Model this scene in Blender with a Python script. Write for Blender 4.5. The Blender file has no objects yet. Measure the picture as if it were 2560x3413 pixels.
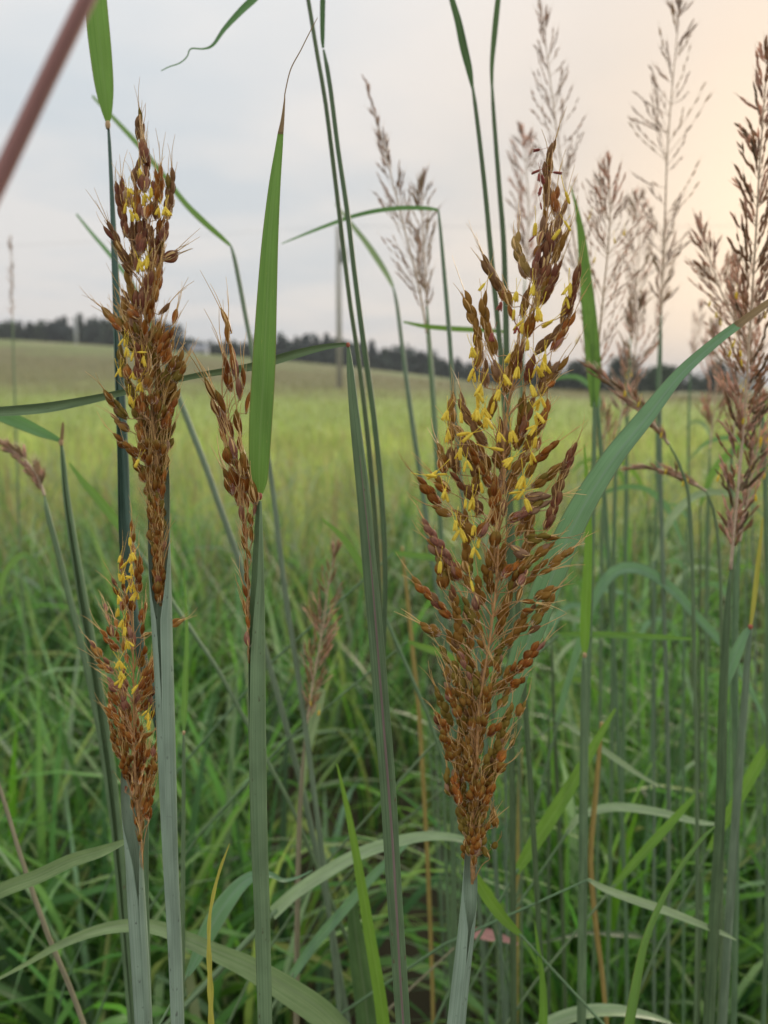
import bpy, math, random
import numpy as np
from mathutils import Vector, Matrix

random.seed(7)
RNG = np.random.default_rng(11)
scene = bpy.context.scene
COL = scene.collection

# ------------------------------------------------------------------ camera
CAM_Z = 1.15
PITCH = math.radians(9.6)
F = 2512.0                                   # focal length in photo pixels (2560 wide)
cam_data = bpy.data.cameras.new('camera')
cam = bpy.data.objects.new('camera', cam_data)
COL.objects.link(cam)
cam.location = (0, 0, CAM_Z)
cam.rotation_euler = (math.radians(90) - PITCH, 0, 0)
cam_data.sensor_fit = 'HORIZONTAL'
cam_data.sensor_width = 36.0
cam_data.lens = 36.0 * F / 2560.0
cam_data.clip_start = 0.01
cam_data.clip_end = 6000
cam_data.dof.use_dof = True
cam_data.dof.focus_distance = 0.325
cam_data.dof.aperture_fstop = 11.5
scene.camera = cam

# ------------------------------------------------------------------ light
SUN_EL, SUN_AZ = math.radians(13), math.radians(30)     # azimuth from +Y towards +X
sun_dir = Vector((math.sin(SUN_AZ) * math.cos(SUN_EL), math.cos(SUN_AZ) * math.cos(SUN_EL), math.sin(SUN_EL)))
world = bpy.data.worlds.new('World')
scene.world = world
world.use_nodes = True


def build_world():
    nt = world.node_tree
    n, l = nt.nodes, nt.links
    n.clear()
    out = n.new('ShaderNodeOutputWorld')
    sky = n.new('ShaderNodeTexSky')
    sky.sky_type = 'NISHITA'
    sky.sun_disc = False
    sky.sun_elevation = SUN_EL
    sky.sun_rotation = SUN_AZ
    sky.dust_density = 4.0
    bsky = n.new('ShaderNodeBackground')
    bsky.inputs['Strength'].default_value = 0.055
    l.new(sky.outputs[0], bsky.inputs['Color'])
    tc = n.new('ShaderNodeTexCoord')
    # flat layer of cloud: project the direction on a plane overhead
    sep = n.new('ShaderNodeSeparateXYZ')
    l.new(tc.outputs['Generated'], sep.inputs[0])

    def math_(op, a, b=None, clamp=False):
        m = n.new('ShaderNodeMath'); m.operation = op; m.use_clamp = clamp
        for i, v in enumerate((a, b)):
            if v is None:
                continue
            if isinstance(v, (int, float)):
                m.inputs[i].default_value = v
            else:
                l.new(v, m.inputs[i])
        return m.outputs[0]
    zz = math_('ADD', math_('MAXIMUM', sep.outputs[2], 0.0), 0.10)
    cx = math_('DIVIDE', sep.outputs[0], zz)
    cy = math_('DIVIDE', sep.outputs[1], zz)
    comb = n.new('ShaderNodeCombineXYZ')
    l.new(cx, comb.inputs[0]); l.new(cy, comb.inputs[1])
    noise = n.new('ShaderNodeTexNoise')
    noise.inputs['Scale'].default_value = 0.75
    noise.inputs['Detail'].default_value = 4.0
    noise.inputs['Roughness'].default_value = 0.5
    l.new(comb.outputs[0], noise.inputs['Vector'])
    ramp = n.new('ShaderNodeValToRGB')
    e = ramp.color_ramp.elements
    e[0].position = 0.41; e[0].color = (0.61, 0.655, 0.69, 1)
    e[1].position = 0.58; e[1].color = (0.76, 0.745, 0.73, 1)
    l.new(noise.outputs['Fac'], ramp.inputs[0])
    # warm veil of haze where the low sun stands behind the cloud
    dot = n.new('ShaderNodeVectorMath'); dot.operation = 'DOT_PRODUCT'
    l.new(tc.outputs['Generated'], dot.inputs[0])
    dot.inputs[1].default_value = sun_dir
    h1 = math_('POWER', math_('MAXIMUM', dot.outputs['Value'], 0.0), 13.0)
    mix = n.new('ShaderNodeMix'); mix.data_type = 'RGBA'
    l.new(math_('MULTIPLY', h1, 0.92, True), mix.inputs[0])
    l.new(ramp.outputs[0], mix.inputs[6])
    mix.inputs[7].default_value = (0.74, 0.585, 0.455, 1)
    # the air near the horizon is a little pinker and paler
    hz = math_('POWER', math_('SUBTRACT', 1.0, math_('MAXIMUM', sep.outputs[2], 0.0), True), 14.0)
    mix2 = n.new('ShaderNodeMix'); mix2.data_type = 'RGBA'
    l.new(math_('MULTIPLY', hz, 0.7, True), mix2.inputs[0])
    l.new(mix.outputs[2], mix2.inputs[6])
    mix2.inputs[7].default_value = (0.735, 0.66, 0.625, 1)
    bcl = n.new('ShaderNodeBackground')
    # overcast: brightened toward the zenith to add light on the ground
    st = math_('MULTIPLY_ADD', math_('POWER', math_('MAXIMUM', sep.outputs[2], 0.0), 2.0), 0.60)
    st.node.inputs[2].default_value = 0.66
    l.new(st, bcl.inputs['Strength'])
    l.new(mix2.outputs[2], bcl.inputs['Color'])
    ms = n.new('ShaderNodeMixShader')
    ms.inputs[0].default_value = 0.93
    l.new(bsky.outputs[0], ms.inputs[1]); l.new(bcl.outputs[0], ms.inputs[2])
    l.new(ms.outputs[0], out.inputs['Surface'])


build_world()
sun_data = bpy.data.lights.new('sun', 'SUN')
sun_data.energy = 1.5
sun_data.angle = math.radians(12)
sun_data.color = (1.0, 0.86, 0.70)
sun = bpy.data.objects.new('sun', sun_data)
COL.objects.link(sun)
sun.rotation_euler = sun_dir.to_track_quat('Z', 'Y').to_euler()
sun.location = sun_dir * 50

vs = scene.view_settings
vs.view_transform = 'Standard'
vs.look = 'None'
vs.exposure = 0.68
vs.gamma = 1.0
vs.use_curve_mapping = False
scene.cycles.use_denoising = True
scene.cycles.max_bounces = 8
scene.cycles.diffuse_bounces = 4
scene.cycles.transmission_bounces = 6
scene.cycles.transparent_max_bounces = 8

# ------------------------------------------------------------------ pixel helpers
CAMP = np.array([0.0, 0.0, CAM_Z])
FWD = np.array([0.0, math.cos(PITCH), -math.sin(PITCH)])
UPV = np.array([0.0, math.sin(PITCH), math.cos(PITCH)])
RGT = np.array([1.0, 0.0, 0.0])
KP = 2560.0 / 1659.0                         # tracing was done on a 1659 px wide view


def at(x, y, d):
    """photo pixel (2560 wide) at depth d in metres"""
    return CAMP + d * (FWD + (x - 1280.0) / F * RGT - (y - 1706.5) / F * UPV)


def atP(x, y, d):
    return at(x * KP, y * KP, d)


def catmull(pts, n):
    """smooth resampling of an (m,k) array to n rows"""
    p = np.asarray(pts, float)
    m = len(p)
    if m == 1:
        return np.repeat(p, n, 0)
    if m == 2:
        t = np.linspace(0, 1, n)[:, None]
        return p[0] * (1 - t) + p[1] * t
    q = np.vstack([2 * p[0] - p[1], p, 2 * p[-1] - p[-2]])
    seg = np.linalg.norm(np.diff(p[:, :3], axis=0), axis=1)
    cum = np.concatenate([[0], np.cumsum(seg)])
    u = np.interp(np.linspace(0, cum[-1], n), cum, np.arange(m))
    i = np.clip(u.astype(int), 0, m - 2)
    t = (u - i)[:, None]
    a, b, c, d = q[i], q[i + 1], q[i + 2], q[i + 3]
    return 0.5 * (2 * b + (c - a) * t + (2 * a - 5 * b + 4 * c - d) * t ** 2 + (3 * b - a - 3 * c + d) * t ** 3)


def tangents(p):
    t = np.gradient(p, axis=0)
    return t / np.maximum(np.linalg.norm(t, axis=1, keepdims=True), 1e-9)


def unit(v):
    v = np.asarray(v, float)
    return v / np.maximum(np.linalg.norm(v, axis=-1, keepdims=True), 1e-9)


# ------------------------------------------------------------------ materials
def new_mat(name):
    m = bpy.data.materials.new(name)
    m.use_nodes = True
    m.node_tree.nodes.clear()
    return m, m.node_tree.nodes, m.node_tree.links


def streaked(name, dark, light, rough=0.5, transl=0.3, tcol=None, uscale=26.0, vscale=14.0,
             spots=None, midrib=None, hue=0.0, bump=0.25, edge=None):
    """plant tissue with fine parallel veins; u runs across, v along (metres)"""
    m, n, l = new_mat(name)
    out = n.new('ShaderNodeOutputMaterial')
    uv = n.new('ShaderNodeUVMap')
    mp = n.new('ShaderNodeMapping')
    mp.inputs['Scale'].default_value = (uscale, vscale, 1)
    l.new(uv.outputs[0], mp.inputs[0])
    oi = n.new('ShaderNodeObjectInfo')
    addv = n.new('ShaderNodeVectorMath'); addv.operation = 'ADD'
    l.new(mp.outputs[0], addv.inputs[0])
    sc = n.new('ShaderNodeVectorMath'); sc.operation = 'SCALE'
    sc.inputs[0].default_value = (37, 53, 11)
    l.new(oi.outputs['Random'], sc.inputs['Scale'])
    l.new(sc.outputs[0], addv.inputs[1])
    nz = n.new('ShaderNodeTexNoise')
    nz.inputs['Scale'].default_value = 1.0
    nz.inputs['Detail'].default_value = 3.0
    l.new(addv.outputs[0], nz.inputs['Vector'])
    rp = n.new('ShaderNodeValToRGB')
    rp.color_ramp.elements[0].position = 0.36
    rp.color_ramp.elements[0].color = (*dark, 1)
    rp.color_ramp.elements[1].position = 0.62
    rp.color_ramp.elements[1].color = (*light, 1)
    l.new(nz.outputs['Fac'], rp.inputs[0])
    col = rp.outputs[0]

    def mixc(fac, a, b):
        mx = n.new('ShaderNodeMix'); mx.data_type = 'RGBA'
        if isinstance(fac, (int, float)):
            mx.inputs[0].default_value = fac
        else:
            l.new(fac, mx.inputs[0])
        l.new(a, mx.inputs[6])
        if isinstance(b, tuple):
            mx.inputs[7].default_value = (*b, 1)
        else:
            l.new(b, mx.inputs[7])
        return mx.outputs[2]

    sp = n.new('ShaderNodeSeparateXYZ')
    l.new(uv.outputs[0], sp.inputs[0])
    # broad blotches
    nb = n.new('ShaderNodeTexNoise')
    nb.inputs['Scale'].default_value = 1.0
    mp2 = n.new('ShaderNodeMapping')
    mp2.inputs['Scale'].default_value = (1.6, 42, 1)
    l.new(uv.outputs[0], mp2.inputs[0])
    l.new(mp2.outputs[0], nb.inputs['Vector'])
    hs = n.new('ShaderNodeHueSaturation')
    mr = n.new('ShaderNodeMapRange')
    mr.inputs[1].default_value = 0.3; mr.inputs[2].default_value = 0.7
    mr.inputs[3].default_value = 0.82; mr.inputs[4].default_value = 1.16
    l.new(nb.outputs['Fac'], mr.inputs[0])
    l.new(mr.outputs[0], hs.inputs['Value'])
    l.new(col, hs.inputs['Color'])
    col = hs.outputs[0]
    if midrib:
        d = n.new('ShaderNodeMath'); d.operation = 'SUBTRACT'; d.inputs[1].default_value = 0.5
        l.new(sp.outputs[0], d.inputs[0])
        a = n.new('ShaderNodeMath'); a.operation = 'ABSOLUTE'; l.new(d.outputs[0], a.inputs[0])
        r = n.new('ShaderNodeMapRange')
        r.inputs[1].default_value = 0.02; r.inputs[2].default_value = 0.07
        r.inputs[3].default_value = 0.55; r.inputs[4].default_value = 0.0
        l.new(a.outputs[0], r.inputs[0])
        col = mixc(r.outputs[0], col, midrib)
        if edge:
            r2 = n.new('ShaderNodeMapRange')
            r2.inputs[1].default_value = 0.44; r2.inputs[2].default_value = 0.49
            r2.inputs[3].default_value = 0.0; r2.inputs[4].default_value = 0.8
            l.new(a.outputs[0], r2.inputs[0])
            col = mixc(r2.outputs[0], col, edge)
    if spots:
        mp3 = n.new('ShaderNodeMapping')
        mp3.inputs['Scale'].default_value = (7, 220, 1)
        l.new(uv.outputs[0], mp3.inputs[0])
        ns = n.new('ShaderNodeTexNoise')
        ns.inputs['Scale'].default_value = 1.0
        ns.inputs['Detail'].default_value = 2.0
        l.new(mp3.outputs[0], ns.inputs['Vector'])
        r = n.new('ShaderNodeMapRange')
        r.inputs[1].default_value = 0.66; r.inputs[2].default_value = 0.74
        r.inputs[3].default_value = 0.0; r.inputs[4].default_value = 0.7
        l.new(ns.outputs['Fac'], r.inputs[0])
        col = mixc(r.outputs[0], col, spots)
    if hue:
        hs2 = n.new('ShaderNodeHueSaturation')
        m2 = n.new('ShaderNodeMapRange')
        m2.inputs[3].default_value = 0.5 - hue; m2.inputs[4].default_value = 0.5 + hue
        l.new(oi.outputs['Random'], m2.inputs[0])
        l.new(m2.outputs[0], hs2.inputs['Hue'])
        l.new(col, hs2.inputs['Color'])
        col = hs2.outputs[0]
    bs = n.new('ShaderNodeBsdfPrincipled')
    bs.inputs['Roughness'].default_value = rough
    bs.inputs['Specular IOR Level'].default_value = 0.25
    l.new(col, bs.inputs['Base Color'])
    if bump:
        bp = n.new('ShaderNodeBump')
        bp.inputs['Strength'].default_value = bump
        bp.inputs['Distance'].default_value = 0.0003
        l.new(nz.outputs['Fac'], bp.inputs['Height'])
        l.new(bp.outputs[0], bs.inputs['Normal'])
    if transl:
        tr = n.new('ShaderNodeBsdfTranslucent')
        if tcol:
            tr.inputs['Color'].default_value = (*tcol, 1)
        else:
            l.new(col, tr.inputs['Color'])
        ms = n.new('ShaderNodeMixShader')
        ms.inputs[0].default_value = transl
        l.new(bs.outputs[0], ms.inputs[1]); l.new(tr.outputs[0], ms.inputs[2])
        l.new(ms.outputs[0], out.inputs['Surface'])
    else:
        l.new(bs.outputs[0], out.inputs['Surface'])
    return m


def plain(name, col, rough=0.6, transl=0.0, var=0.12, scale=40.0, tcol=None):
    m, n, l = new_mat(name)
    out = n.new('ShaderNodeOutputMaterial')
    tc = n.new('ShaderNodeTexCoord')
    nz = n.new('ShaderNodeTexNoise'); nz.inputs['Scale'].default_value = scale
    l.new(tc.outputs['Object'], nz.inputs['Vector'])
    mr = n.new('ShaderNodeMapRange')
    mr.inputs[1].default_value = 0.3; mr.inputs[2].default_value = 0.7
    mr.inputs[3].default_value = 1 - var; mr.inputs[4].default_value = 1 + var
    l.new(nz.outputs['Fac'], mr.inputs[0])
    hs = n.new('ShaderNodeHueSaturation')
    hs.inputs['Color'].default_value = (*col, 1)
    l.new(mr.outputs[0], hs.inputs['Value'])
    bs = n.new('ShaderNodeBsdfPrincipled')
    bs.inputs['Roughness'].default_value = rough
    bs.inputs['Specular IOR Level'].default_value = 0.3
    l.new(hs.outputs[0], bs.inputs['Base Color'])
    if transl:
        tr = n.new('ShaderNodeBsdfTranslucent')
        if tcol:
            tr.inputs['Color'].default_value = (*tcol, 1)
        else:
            l.new(hs.outputs[0], tr.inputs['Color'])
        ms = n.new('ShaderNodeMixShader'); ms.inputs[0].default_value = transl
        l.new(bs.outputs[0], ms.inputs[1]); l.new(tr.outputs[0], ms.inputs[2])
        l.new(ms.outputs[0], out.inputs['Surface'])
    else:
        l.new(bs.outputs[0], out.inputs['Surface'])
    return m


def attr_mat(name, rough=0.55, transl=0.35):
    """colour of each blade is stored with the mesh"""
    m, n, l = new_mat(name)
    out = n.new('ShaderNodeOutputMaterial')
    at_ = n.new('ShaderNodeAttribute'); at_.attribute_name = 'tint'
    bs = n.new('ShaderNodeBsdfPrincipled')
    bs.inputs['Roughness'].default_value = rough
    bs.inputs['Specular IOR Level'].default_value = 0.38
    l.new(at_.outputs['Color'], bs.inputs['Base Color'])
    tr = n.new('ShaderNodeBsdfTranslucent')
    l.new(at_.outputs['Color'], tr.inputs['Color'])
    ms = n.new('ShaderNodeMixShader'); ms.inputs[0].default_value = transl
    l.new(bs.outputs[0], ms.inputs[1]); l.new(tr.outputs[0], ms.inputs[2])
    l.new(ms.outputs[0], out.inputs['Surface'])
    return m


def glume(name, cols, tip):
    """husk of a spikelet: brown, greener or duller towards the tip"""
    m, n, l = new_mat(name)
    out = n.new('ShaderNodeOutputMaterial')
    oi = n.new('ShaderNodeObjectInfo')
    tc = n.new('ShaderNodeTexCoord')
    rp = n.new('ShaderNodeValToRGB')
    cr = rp.color_ramp
    while len(cr.elements) < len(cols):
        cr.elements.new(0.5)
    for i, c in enumerate(cols):
        cr.elements[i].position = i / (len(cols) - 1)
        cr.elements[i].color = (*c, 1)
    l.new(oi.outputs['Random'], rp.inputs[0])
    mp = n.new('ShaderNodeMapping'); mp.inputs['Scale'].default_value = (16, 16, 2.2)
    l.new(tc.outputs['Object'], mp.inputs[0])
    nz = n.new('ShaderNodeTexNoise'); nz.inputs['Scale'].default_value = 1.0
    nz.inputs['Detail'].default_value = 3.0
    l.new(mp.outputs[0], nz.inputs['Vector'])
    mr = n.new('ShaderNodeMapRange')
    mr.inputs[1].default_value = 0.3; mr.inputs[2].default_value = 0.7
    mr.inputs[3].default_value = 0.55; mr.inputs[4].default_value = 1.45
    l.new(nz.outputs['Fac'], mr.inputs[0])
    hs = n.new('ShaderNodeHueSaturation')
    l.new(rp.outputs[0], hs.inputs['Color'])
    l.new(mr.outputs[0], hs.inputs['Value'])
    sp = n.new('ShaderNodeSeparateXYZ')
    l.new(tc.outputs['Object'], sp.inputs[0])
    r = n.new('ShaderNodeMapRange')
    r.inputs[1].default_value = 0.5; r.inputs[2].default_value = 1.0
    r.inputs[3].default_value = 0.0; r.inputs[4].default_value = 0.75
    l.new(sp.outputs[2], r.inputs[0])
    mx = n.new('ShaderNodeMix'); mx.data_type = 'RGBA'
    l.new(r.outputs[0], mx.inputs[0]); l.new(hs.outputs[0], mx.inputs[6])
    mx.inputs[7].default_value = (*tip, 1)
    bs = n.new('ShaderNodeBsdfPrincipled')
    bs.inputs['Roughness'].default_value = 0.55
    bs.inputs['Specular IOR Level'].default_value = 0.18
    l.new(mx.outputs[2], bs.inputs['Base Color'])
    bp = n.new('ShaderNodeBump'); bp.inputs['Strength'].default_value = 0.35
    bp.inputs['Distance'].default_value = 0.0004
    l.new(nz.outputs['Fac'], bp.inputs['Height']); l.new(bp.outputs[0], bs.inputs['Normal'])
    tr = n.new('ShaderNodeBsdfTranslucent')
    l.new(mx.outputs[2], tr.inputs['Color'])
    ms = n.new('ShaderNodeMixShader'); ms.inputs[0].default_value = 0.25
    l.new(bs.outputs[0], ms.inputs[1]); l.new(tr.outputs[0], ms.inputs[2])
    l.new(ms.outputs[0], out.inputs['Surface'])
    return m


M = {}
M['sheath_blue'] = streaked('glaucous_sheath', (0.245, 0.335, 0.24), (0.325, 0.425, 0.315), rough=0.55, transl=0.1, uscale=46, vscale=10, spots=(0.10, 0.11, 0.09))
M['sheath_deep'] = streaked('deep_green_sheath', (0.12, 0.195, 0.095), (0.185, 0.275, 0.14), rough=0.5, transl=0.1, uscale=46, vscale=8, spots=(0.16, 0.09, 0.06))
M['sheath_green'] = streaked('green_sheath', (0.16, 0.25, 0.125), (0.22, 0.32, 0.165), rough=0.55, transl=0.1, uscale=46, vscale=10, spots=(0.10, 0.10, 0.05))
M['sheath_dark'] = streaked('dark_sheath', (0.065, 0.125, 0.095), (0.11, 0.18, 0.14), rough=0.55, transl=0.15, uscale=20, vscale=10)
M['sheath_purple'] = streaked('purplish_sheath', (0.20, 0.135, 0.125), (0.29, 0.22, 0.19), rough=0.6, transl=0.1)
M['blade'] = streaked('leaf_green', (0.09, 0.20, 0.05), (0.17, 0.31, 0.085), rough=0.45, transl=0.42, tcol=(0.175, 0.335, 0.06), uscale=40, vscale=9,
                      spots=(0.34, 0.36, 0.10), midrib=(0.20, 0.31, 0.12), edge=(0.22, 0.10, 0.06))
M['blade_blue'] = streaked('leaf_blue_green', (0.12, 0.25, 0.125), (0.20, 0.345, 0.19), rough=0.42, transl=0.35, tcol=(0.17, 0.36, 0.11), uscale=40, vscale=9,
                           midrib=(0.25, 0.33, 0.27), edge=(0.13, 0.10, 0.08))
M['blade_bright'] = streaked('leaf_bright', (0.12, 0.25, 0.04), (0.18, 0.33, 0.06), rough=0.5, transl=0.4, tcol=(0.19, 0.37, 0.04), hue=0.012, midrib=(0.28, 0.42, 0.12))
M['blade_pale'] = streaked('leaf_pale', (0.24, 0.35, 0.16), (0.40, 0.50, 0.28), rough=0.36, transl=0.3, tcol=(0.18, 0.30, 0.10), hue=0.01, midrib=(0.36, 0.42, 0.28))
M['blade_dark'] = streaked('leaf_dark', (0.05, 0.115, 0.04), (0.09, 0.17, 0.06), rough=0.5, transl=0.35, hue=0.012, midrib=(0.14, 0.2, 0.1))
M['blade_yellow'] = streaked('leaf_yellow', (0.34, 0.36, 0.06), (0.48, 0.46, 0.10), rough=0.5, transl=0.4, spots=(0.35, 0.14, 0.05), hue=0.01)
M['blade_brown'] = streaked('leaf_browned', (0.20, 0.13, 0.07), (0.30, 0.21, 0.10), rough=0.6, transl=0.3)
M['culm_green'] = streaked('culm_green', (0.12, 0.20, 0.10), (0.19, 0.28, 0.14), rough=0.5, transl=0.05, hue=0.02)
M['culm_dark'] = streaked('culm_dark', (0.085, 0.13, 0.06), (0.13, 0.185, 0.085), rough=0.5, transl=0.05, hue=0.02)
M['culm_blue'] = streaked('culm_blue', (0.14, 0.205, 0.125), (0.205, 0.28, 0.175), rough=0.5, transl=0.05, hue=0.015)
M['culm_ochre'] = streaked('culm_ochre', (0.34, 0.26, 0.07), (0.44, 0.34, 0.11), rough=0.5, transl=0.05, hue=0.01)
M['culm_tan'] = streaked('culm_tan', (0.25, 0.23, 0.14), (0.34, 0.30, 0.19), rough=0.6, transl=0.05)
M['culm_pink'] = streaked('culm_pink', (0.33, 0.16, 0.14), (0.42, 0.22, 0.19), rough=0.55, transl=0.05)
M['collar_red'] = plain('collar_red', (0.42, 0.13, 0.08), 0.6, scale=900)
M['collar_pale'] = plain('collar_pale', (0.50, 0.34, 0.18), 0.6, scale=900)
M['rachis'] = plain('rachis_orange', (0.52, 0.30, 0.13), 0.5, scale=500, var=0.25)
M['rachis_dull'] = plain('rachis_dull', (0.56, 0.43, 0.30), 0.55, scale=300, var=0.2)
M['awn'] = plain('awn_golden', (0.66, 0.43, 0.17), 0.45, scale=3)
M['hair'] = plain('hair_pale', (0.72, 0.60, 0.48), 0.6, transl=0.3, scale=3)
M['anther'] = plain('anther_yellow', (0.97, 0.78, 0.10), 0.6, transl=0.3, scale=6)
M['anther_red'] = plain('anther_red', (0.33, 0.075, 0.05), 0.55, transl=0.1, scale=6)
M['g_amber'] = glume('husk_amber', [(0.24, 0.072, 0.014), (0.34, 0.108, 0.019), (0.46, 0.165, 0.03), (0.29, 0.09, 0.02)], (0.34, 0.20, 0.04))
M['g_plum'] = glume('husk_plum', [(0.18, 0.06, 0.035), (0.27, 0.095, 0.055), (0.23, 0.088, 0.038), (0.31, 0.115, 0.055)], (0.30, 0.17, 0.07))
M['g_olive'] = glume('husk_olive', [(0.22, 0.085, 0.014), (0.28, 0.11, 0.018), (0.33, 0.14, 0.026)], (0.27, 0.22, 0.04))
M['g_pink'] = glume('husk_pink', [(0.36, 0.15, 0.10), (0.42, 0.20, 0.14), (0.32, 0.12, 0.07)], (0.42, 0.27, 0.15))
M['g_orange'] = glume('husk_orange', [(0.44, 0.19, 0.04), (0.52, 0.25, 0.06), (0.40, 0.15, 0.03)], (0.40, 0.28, 0.08))
M['airy_grey'] = plain('seed_greybrown', (0.60, 0.47, 0.38), 0.6, transl=0.55, scale=120, var=0.3)
M['airy_pink'] = plain('seed_pink', (0.74, 0.51, 0.39), 0.6, transl=0.55, scale=120, var=0.3)
M['airy_brown'] = plain('seed_brown', (0.46, 0.27, 0.15), 0.6, transl=0.55, scale=120, var=0.3)
M['airy_tan'] = plain('seed_tan', (0.50, 0.36, 0.20), 0.6, transl=0.55, scale=120, var=0.3)
M['airy_dark'] = plain('seed_dark', (0.27, 0.19, 0.11), 0.6, transl=0.55, scale=120, var=0.3)
M['grass'] = attr_mat('meadow_blades', 0.42, 0.45)
M['sward'] = attr_mat('sward_blades', 0.6, 0.5)
M['woods'] = attr_mat('woods_leaves', 0.8, 0.12)
M['bark'] = plain('bark', (0.09, 0.07, 0.05), 0.9, scale=3)
M['pole'] = plain('weathered_pole', (0.33, 0.31, 0.28), 0.85, scale=6)
M['pole_pale'] = plain('pale_pole', (0.42, 0.44, 0.45), 0.7, scale=6)
M['metal'] = plain('grey_metal', (0.22, 0.25, 0.28), 0.5, scale=6)
M['white_wall'] = plain('white_wall', (0.62, 0.64, 0.68), 0.7, scale=2)
M['grey_roof'] = plain('grey_roof', (0.30, 0.31, 0.34), 0.7, scale=2)
M['dark_door'] = plain('dark_door', (0.08, 0.08, 0.09), 0.6, scale=2)


# ------------------------------------------------------------------ mesh helpers
class MB:
    def __init__(self):
        self.v, self.f, self.uv, self.mi, self.col = [], [], [], [], []
        self.n = 0

    def add(self, v, f, uv=None, mi=0):
        v = np.asarray(v, float)
        self.v.append(v)
        for k, face in enumerate(f):
            self.f.append([i + self.n for i in face])
            self.mi.append(mi)
        if uv is None:
            uv = np.zeros((len(v), 2))
        self.uv.append(np.asarray(uv, float))
        self.n += len(v)

    def mesh(self, name, mats, origin=None, smooth=True):
        v = np.concatenate(self.v)
        if origin is not None:
            v = v - np.asarray(origin)
        me = bpy.data.meshes.new(name)
        me.from_pydata(v.tolist(), [], self.f)
        for m in mats:
            me.materials.append(m)
        uvs = np.concatenate(self.uv)
        lay = me.uv_layers.new(name='UVMap')
        idx = np.zeros(len(me.loops), int)
        me.loops.foreach_get('vertex_index', idx)
        lay.data.foreach_set('uv', uvs[idx].ravel())
        if len(mats) > 1:
            me.polygons.foreach_set('material_index', self.mi)
        if smooth:
            me.polygons.foreach_set('use_smooth', [True] * len(me.polygons))
        me.update()
        return me


def frames(p):
    t = tangents(p)
    ref = np.array([0.0, -1.0, 0.15])
    nrm = np.zeros_like(p)
    a = ref - t[0] * np.dot(ref, t[0])
    if np.linalg.norm(a) < 1e-3:
        a = np.cross(t[0], [1, 0, 0])
    nrm[0] = unit(a)
    for i in range(1, len(p)):
        a = nrm[i - 1] - t[i] * np.dot(nrm[i - 1], t[i])
        nrm[i] = unit(a)
    return t, nrm, np.cross(t, nrm)


def tube(mb, p, r, sides=8, mi=0, opening=None, cap=True, face=0.0):
    """swept tube; opening = half-angle in radians left open (a slit) towards -Y (+face)"""
    p = np.asarray(p, float)
    n = len(p)
    r = np.broadcast_to(np.asarray(r, float), (n,))
    t, nr, bn = frames(p)
    s = np.concatenate([[0], np.cumsum(np.linalg.norm(np.diff(p, axis=0), axis=1))])
    if opening is None:
        ang = np.linspace(0, 2 * math.pi, sides + 1)
        A = np.broadcast_to(ang, (n, sides + 1))
    else:
        op = np.broadcast_to(np.asarray(opening, float), (n,))
        k = np.linspace(0, 1, sides + 1)
        A = op[:, None] + (2 * math.pi - 2 * op[:, None]) * k[None, :]
    A = A + face
    v = p[:, None, :] + r[:, None, None] * (np.cos(A)[..., None] * nr[:, None, :] + np.sin(A)[..., None] * bn[:, None, :])
    m = sides + 1
    uv = np.stack([np.broadcast_to(np.linspace(0, 1, m), (n, m)), np.broadcast_to(s[:, None], (n, m))], -1)
    f = []
    for i in range(n - 1):
        for j in range(sides):
            a = i * m + j
            f.append([a, a + 1, a + m + 1, a + m])
    if cap and opening is None:
        f.append([j for j in range(sides)][::-1])
        f.append([(n - 1) * m + j for j in range(sides)])
    mb.add(v.reshape(-1, 3), f, uv.reshape(-1, 2), mi)


def ribbon(mb, p, w, twist=0.0, fold=0.25, mi=0, across=4, hint=None, wave=0.0):
    """leaf blade: a thin channelled strip whose face is turned to the hint direction"""
    p = np.asarray(p, float)
    n = len(p)
    w = np.broadcast_to(np.asarray(w, float), (n,))
    t = tangents(p)
    if hint is None:
        h = unit(CAMP - p)
    else:
        h = np.broadcast_to(np.asarray(hint, float), (n, 3))
    side = unit(np.cross(t, h))
    for i in range(1, n):
        if np.dot(side[i], side[i - 1]) < 0:
            side[i] = -side[i]
    nrm = np.cross(side, t)
    tw = np.broadcast_to(np.asarray(twist, float), (n,))
    c, s_ = np.cos(tw)[:, None], np.sin(tw)[:, None]
    side, nrm = side * c + nrm * s_, nrm * c - side * s_
    s = np.concatenate([[0], np.cumsum(np.linalg.norm(np.diff(p, axis=0), axis=1))])
    k = np.linspace(-1, 1, across + 1)
    lift = fold * np.abs(k)
    wv = wave * np.sin(s / max(s[-1], 1e-6) * 40)[:, None] * np.sign(k)[None, :]
    v = p[:, None, :] + 0.5 * w[:, None, None] * (k[None, :, None] * side[:, None, :] + (lift[None, :, None] + wv[..., None]) * nrm[:, None, :])
    m = across + 1
    uv = np.stack([np.broadcast_to((k + 1) / 2, (n, m)), np.broadcast_to(s[:, None], (n, m))], -1)
    f = []
    for i in range(n - 1):
        for j in range(across):
            a = i * m + j
            f.append([a, a + 1, a + m + 1, a + m])
    mb.add(v.reshape(-1, 3), f, uv.reshape(-1, 2), mi)


def obj(name, me, parent=None, loc=None, kind=None):
    o = bpy.data.objects.new(name, me)
    COL.objects.link(o)
    if parent is not None:
        o.parent = parent
    if loc is not None:
        o.location = loc
    if kind:
        o['kind'] = kind
    return o


def thing(name, label, cat, root, group=None):
    e = bpy.data.objects.new(name, None)
    e.empty_display_size = 0.02
    COL.objects.link(e)
    e.location = Vector(root)
    e['label'] = label
    e['category'] = cat
    if group:
        e['group'] = group
    return e


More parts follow.
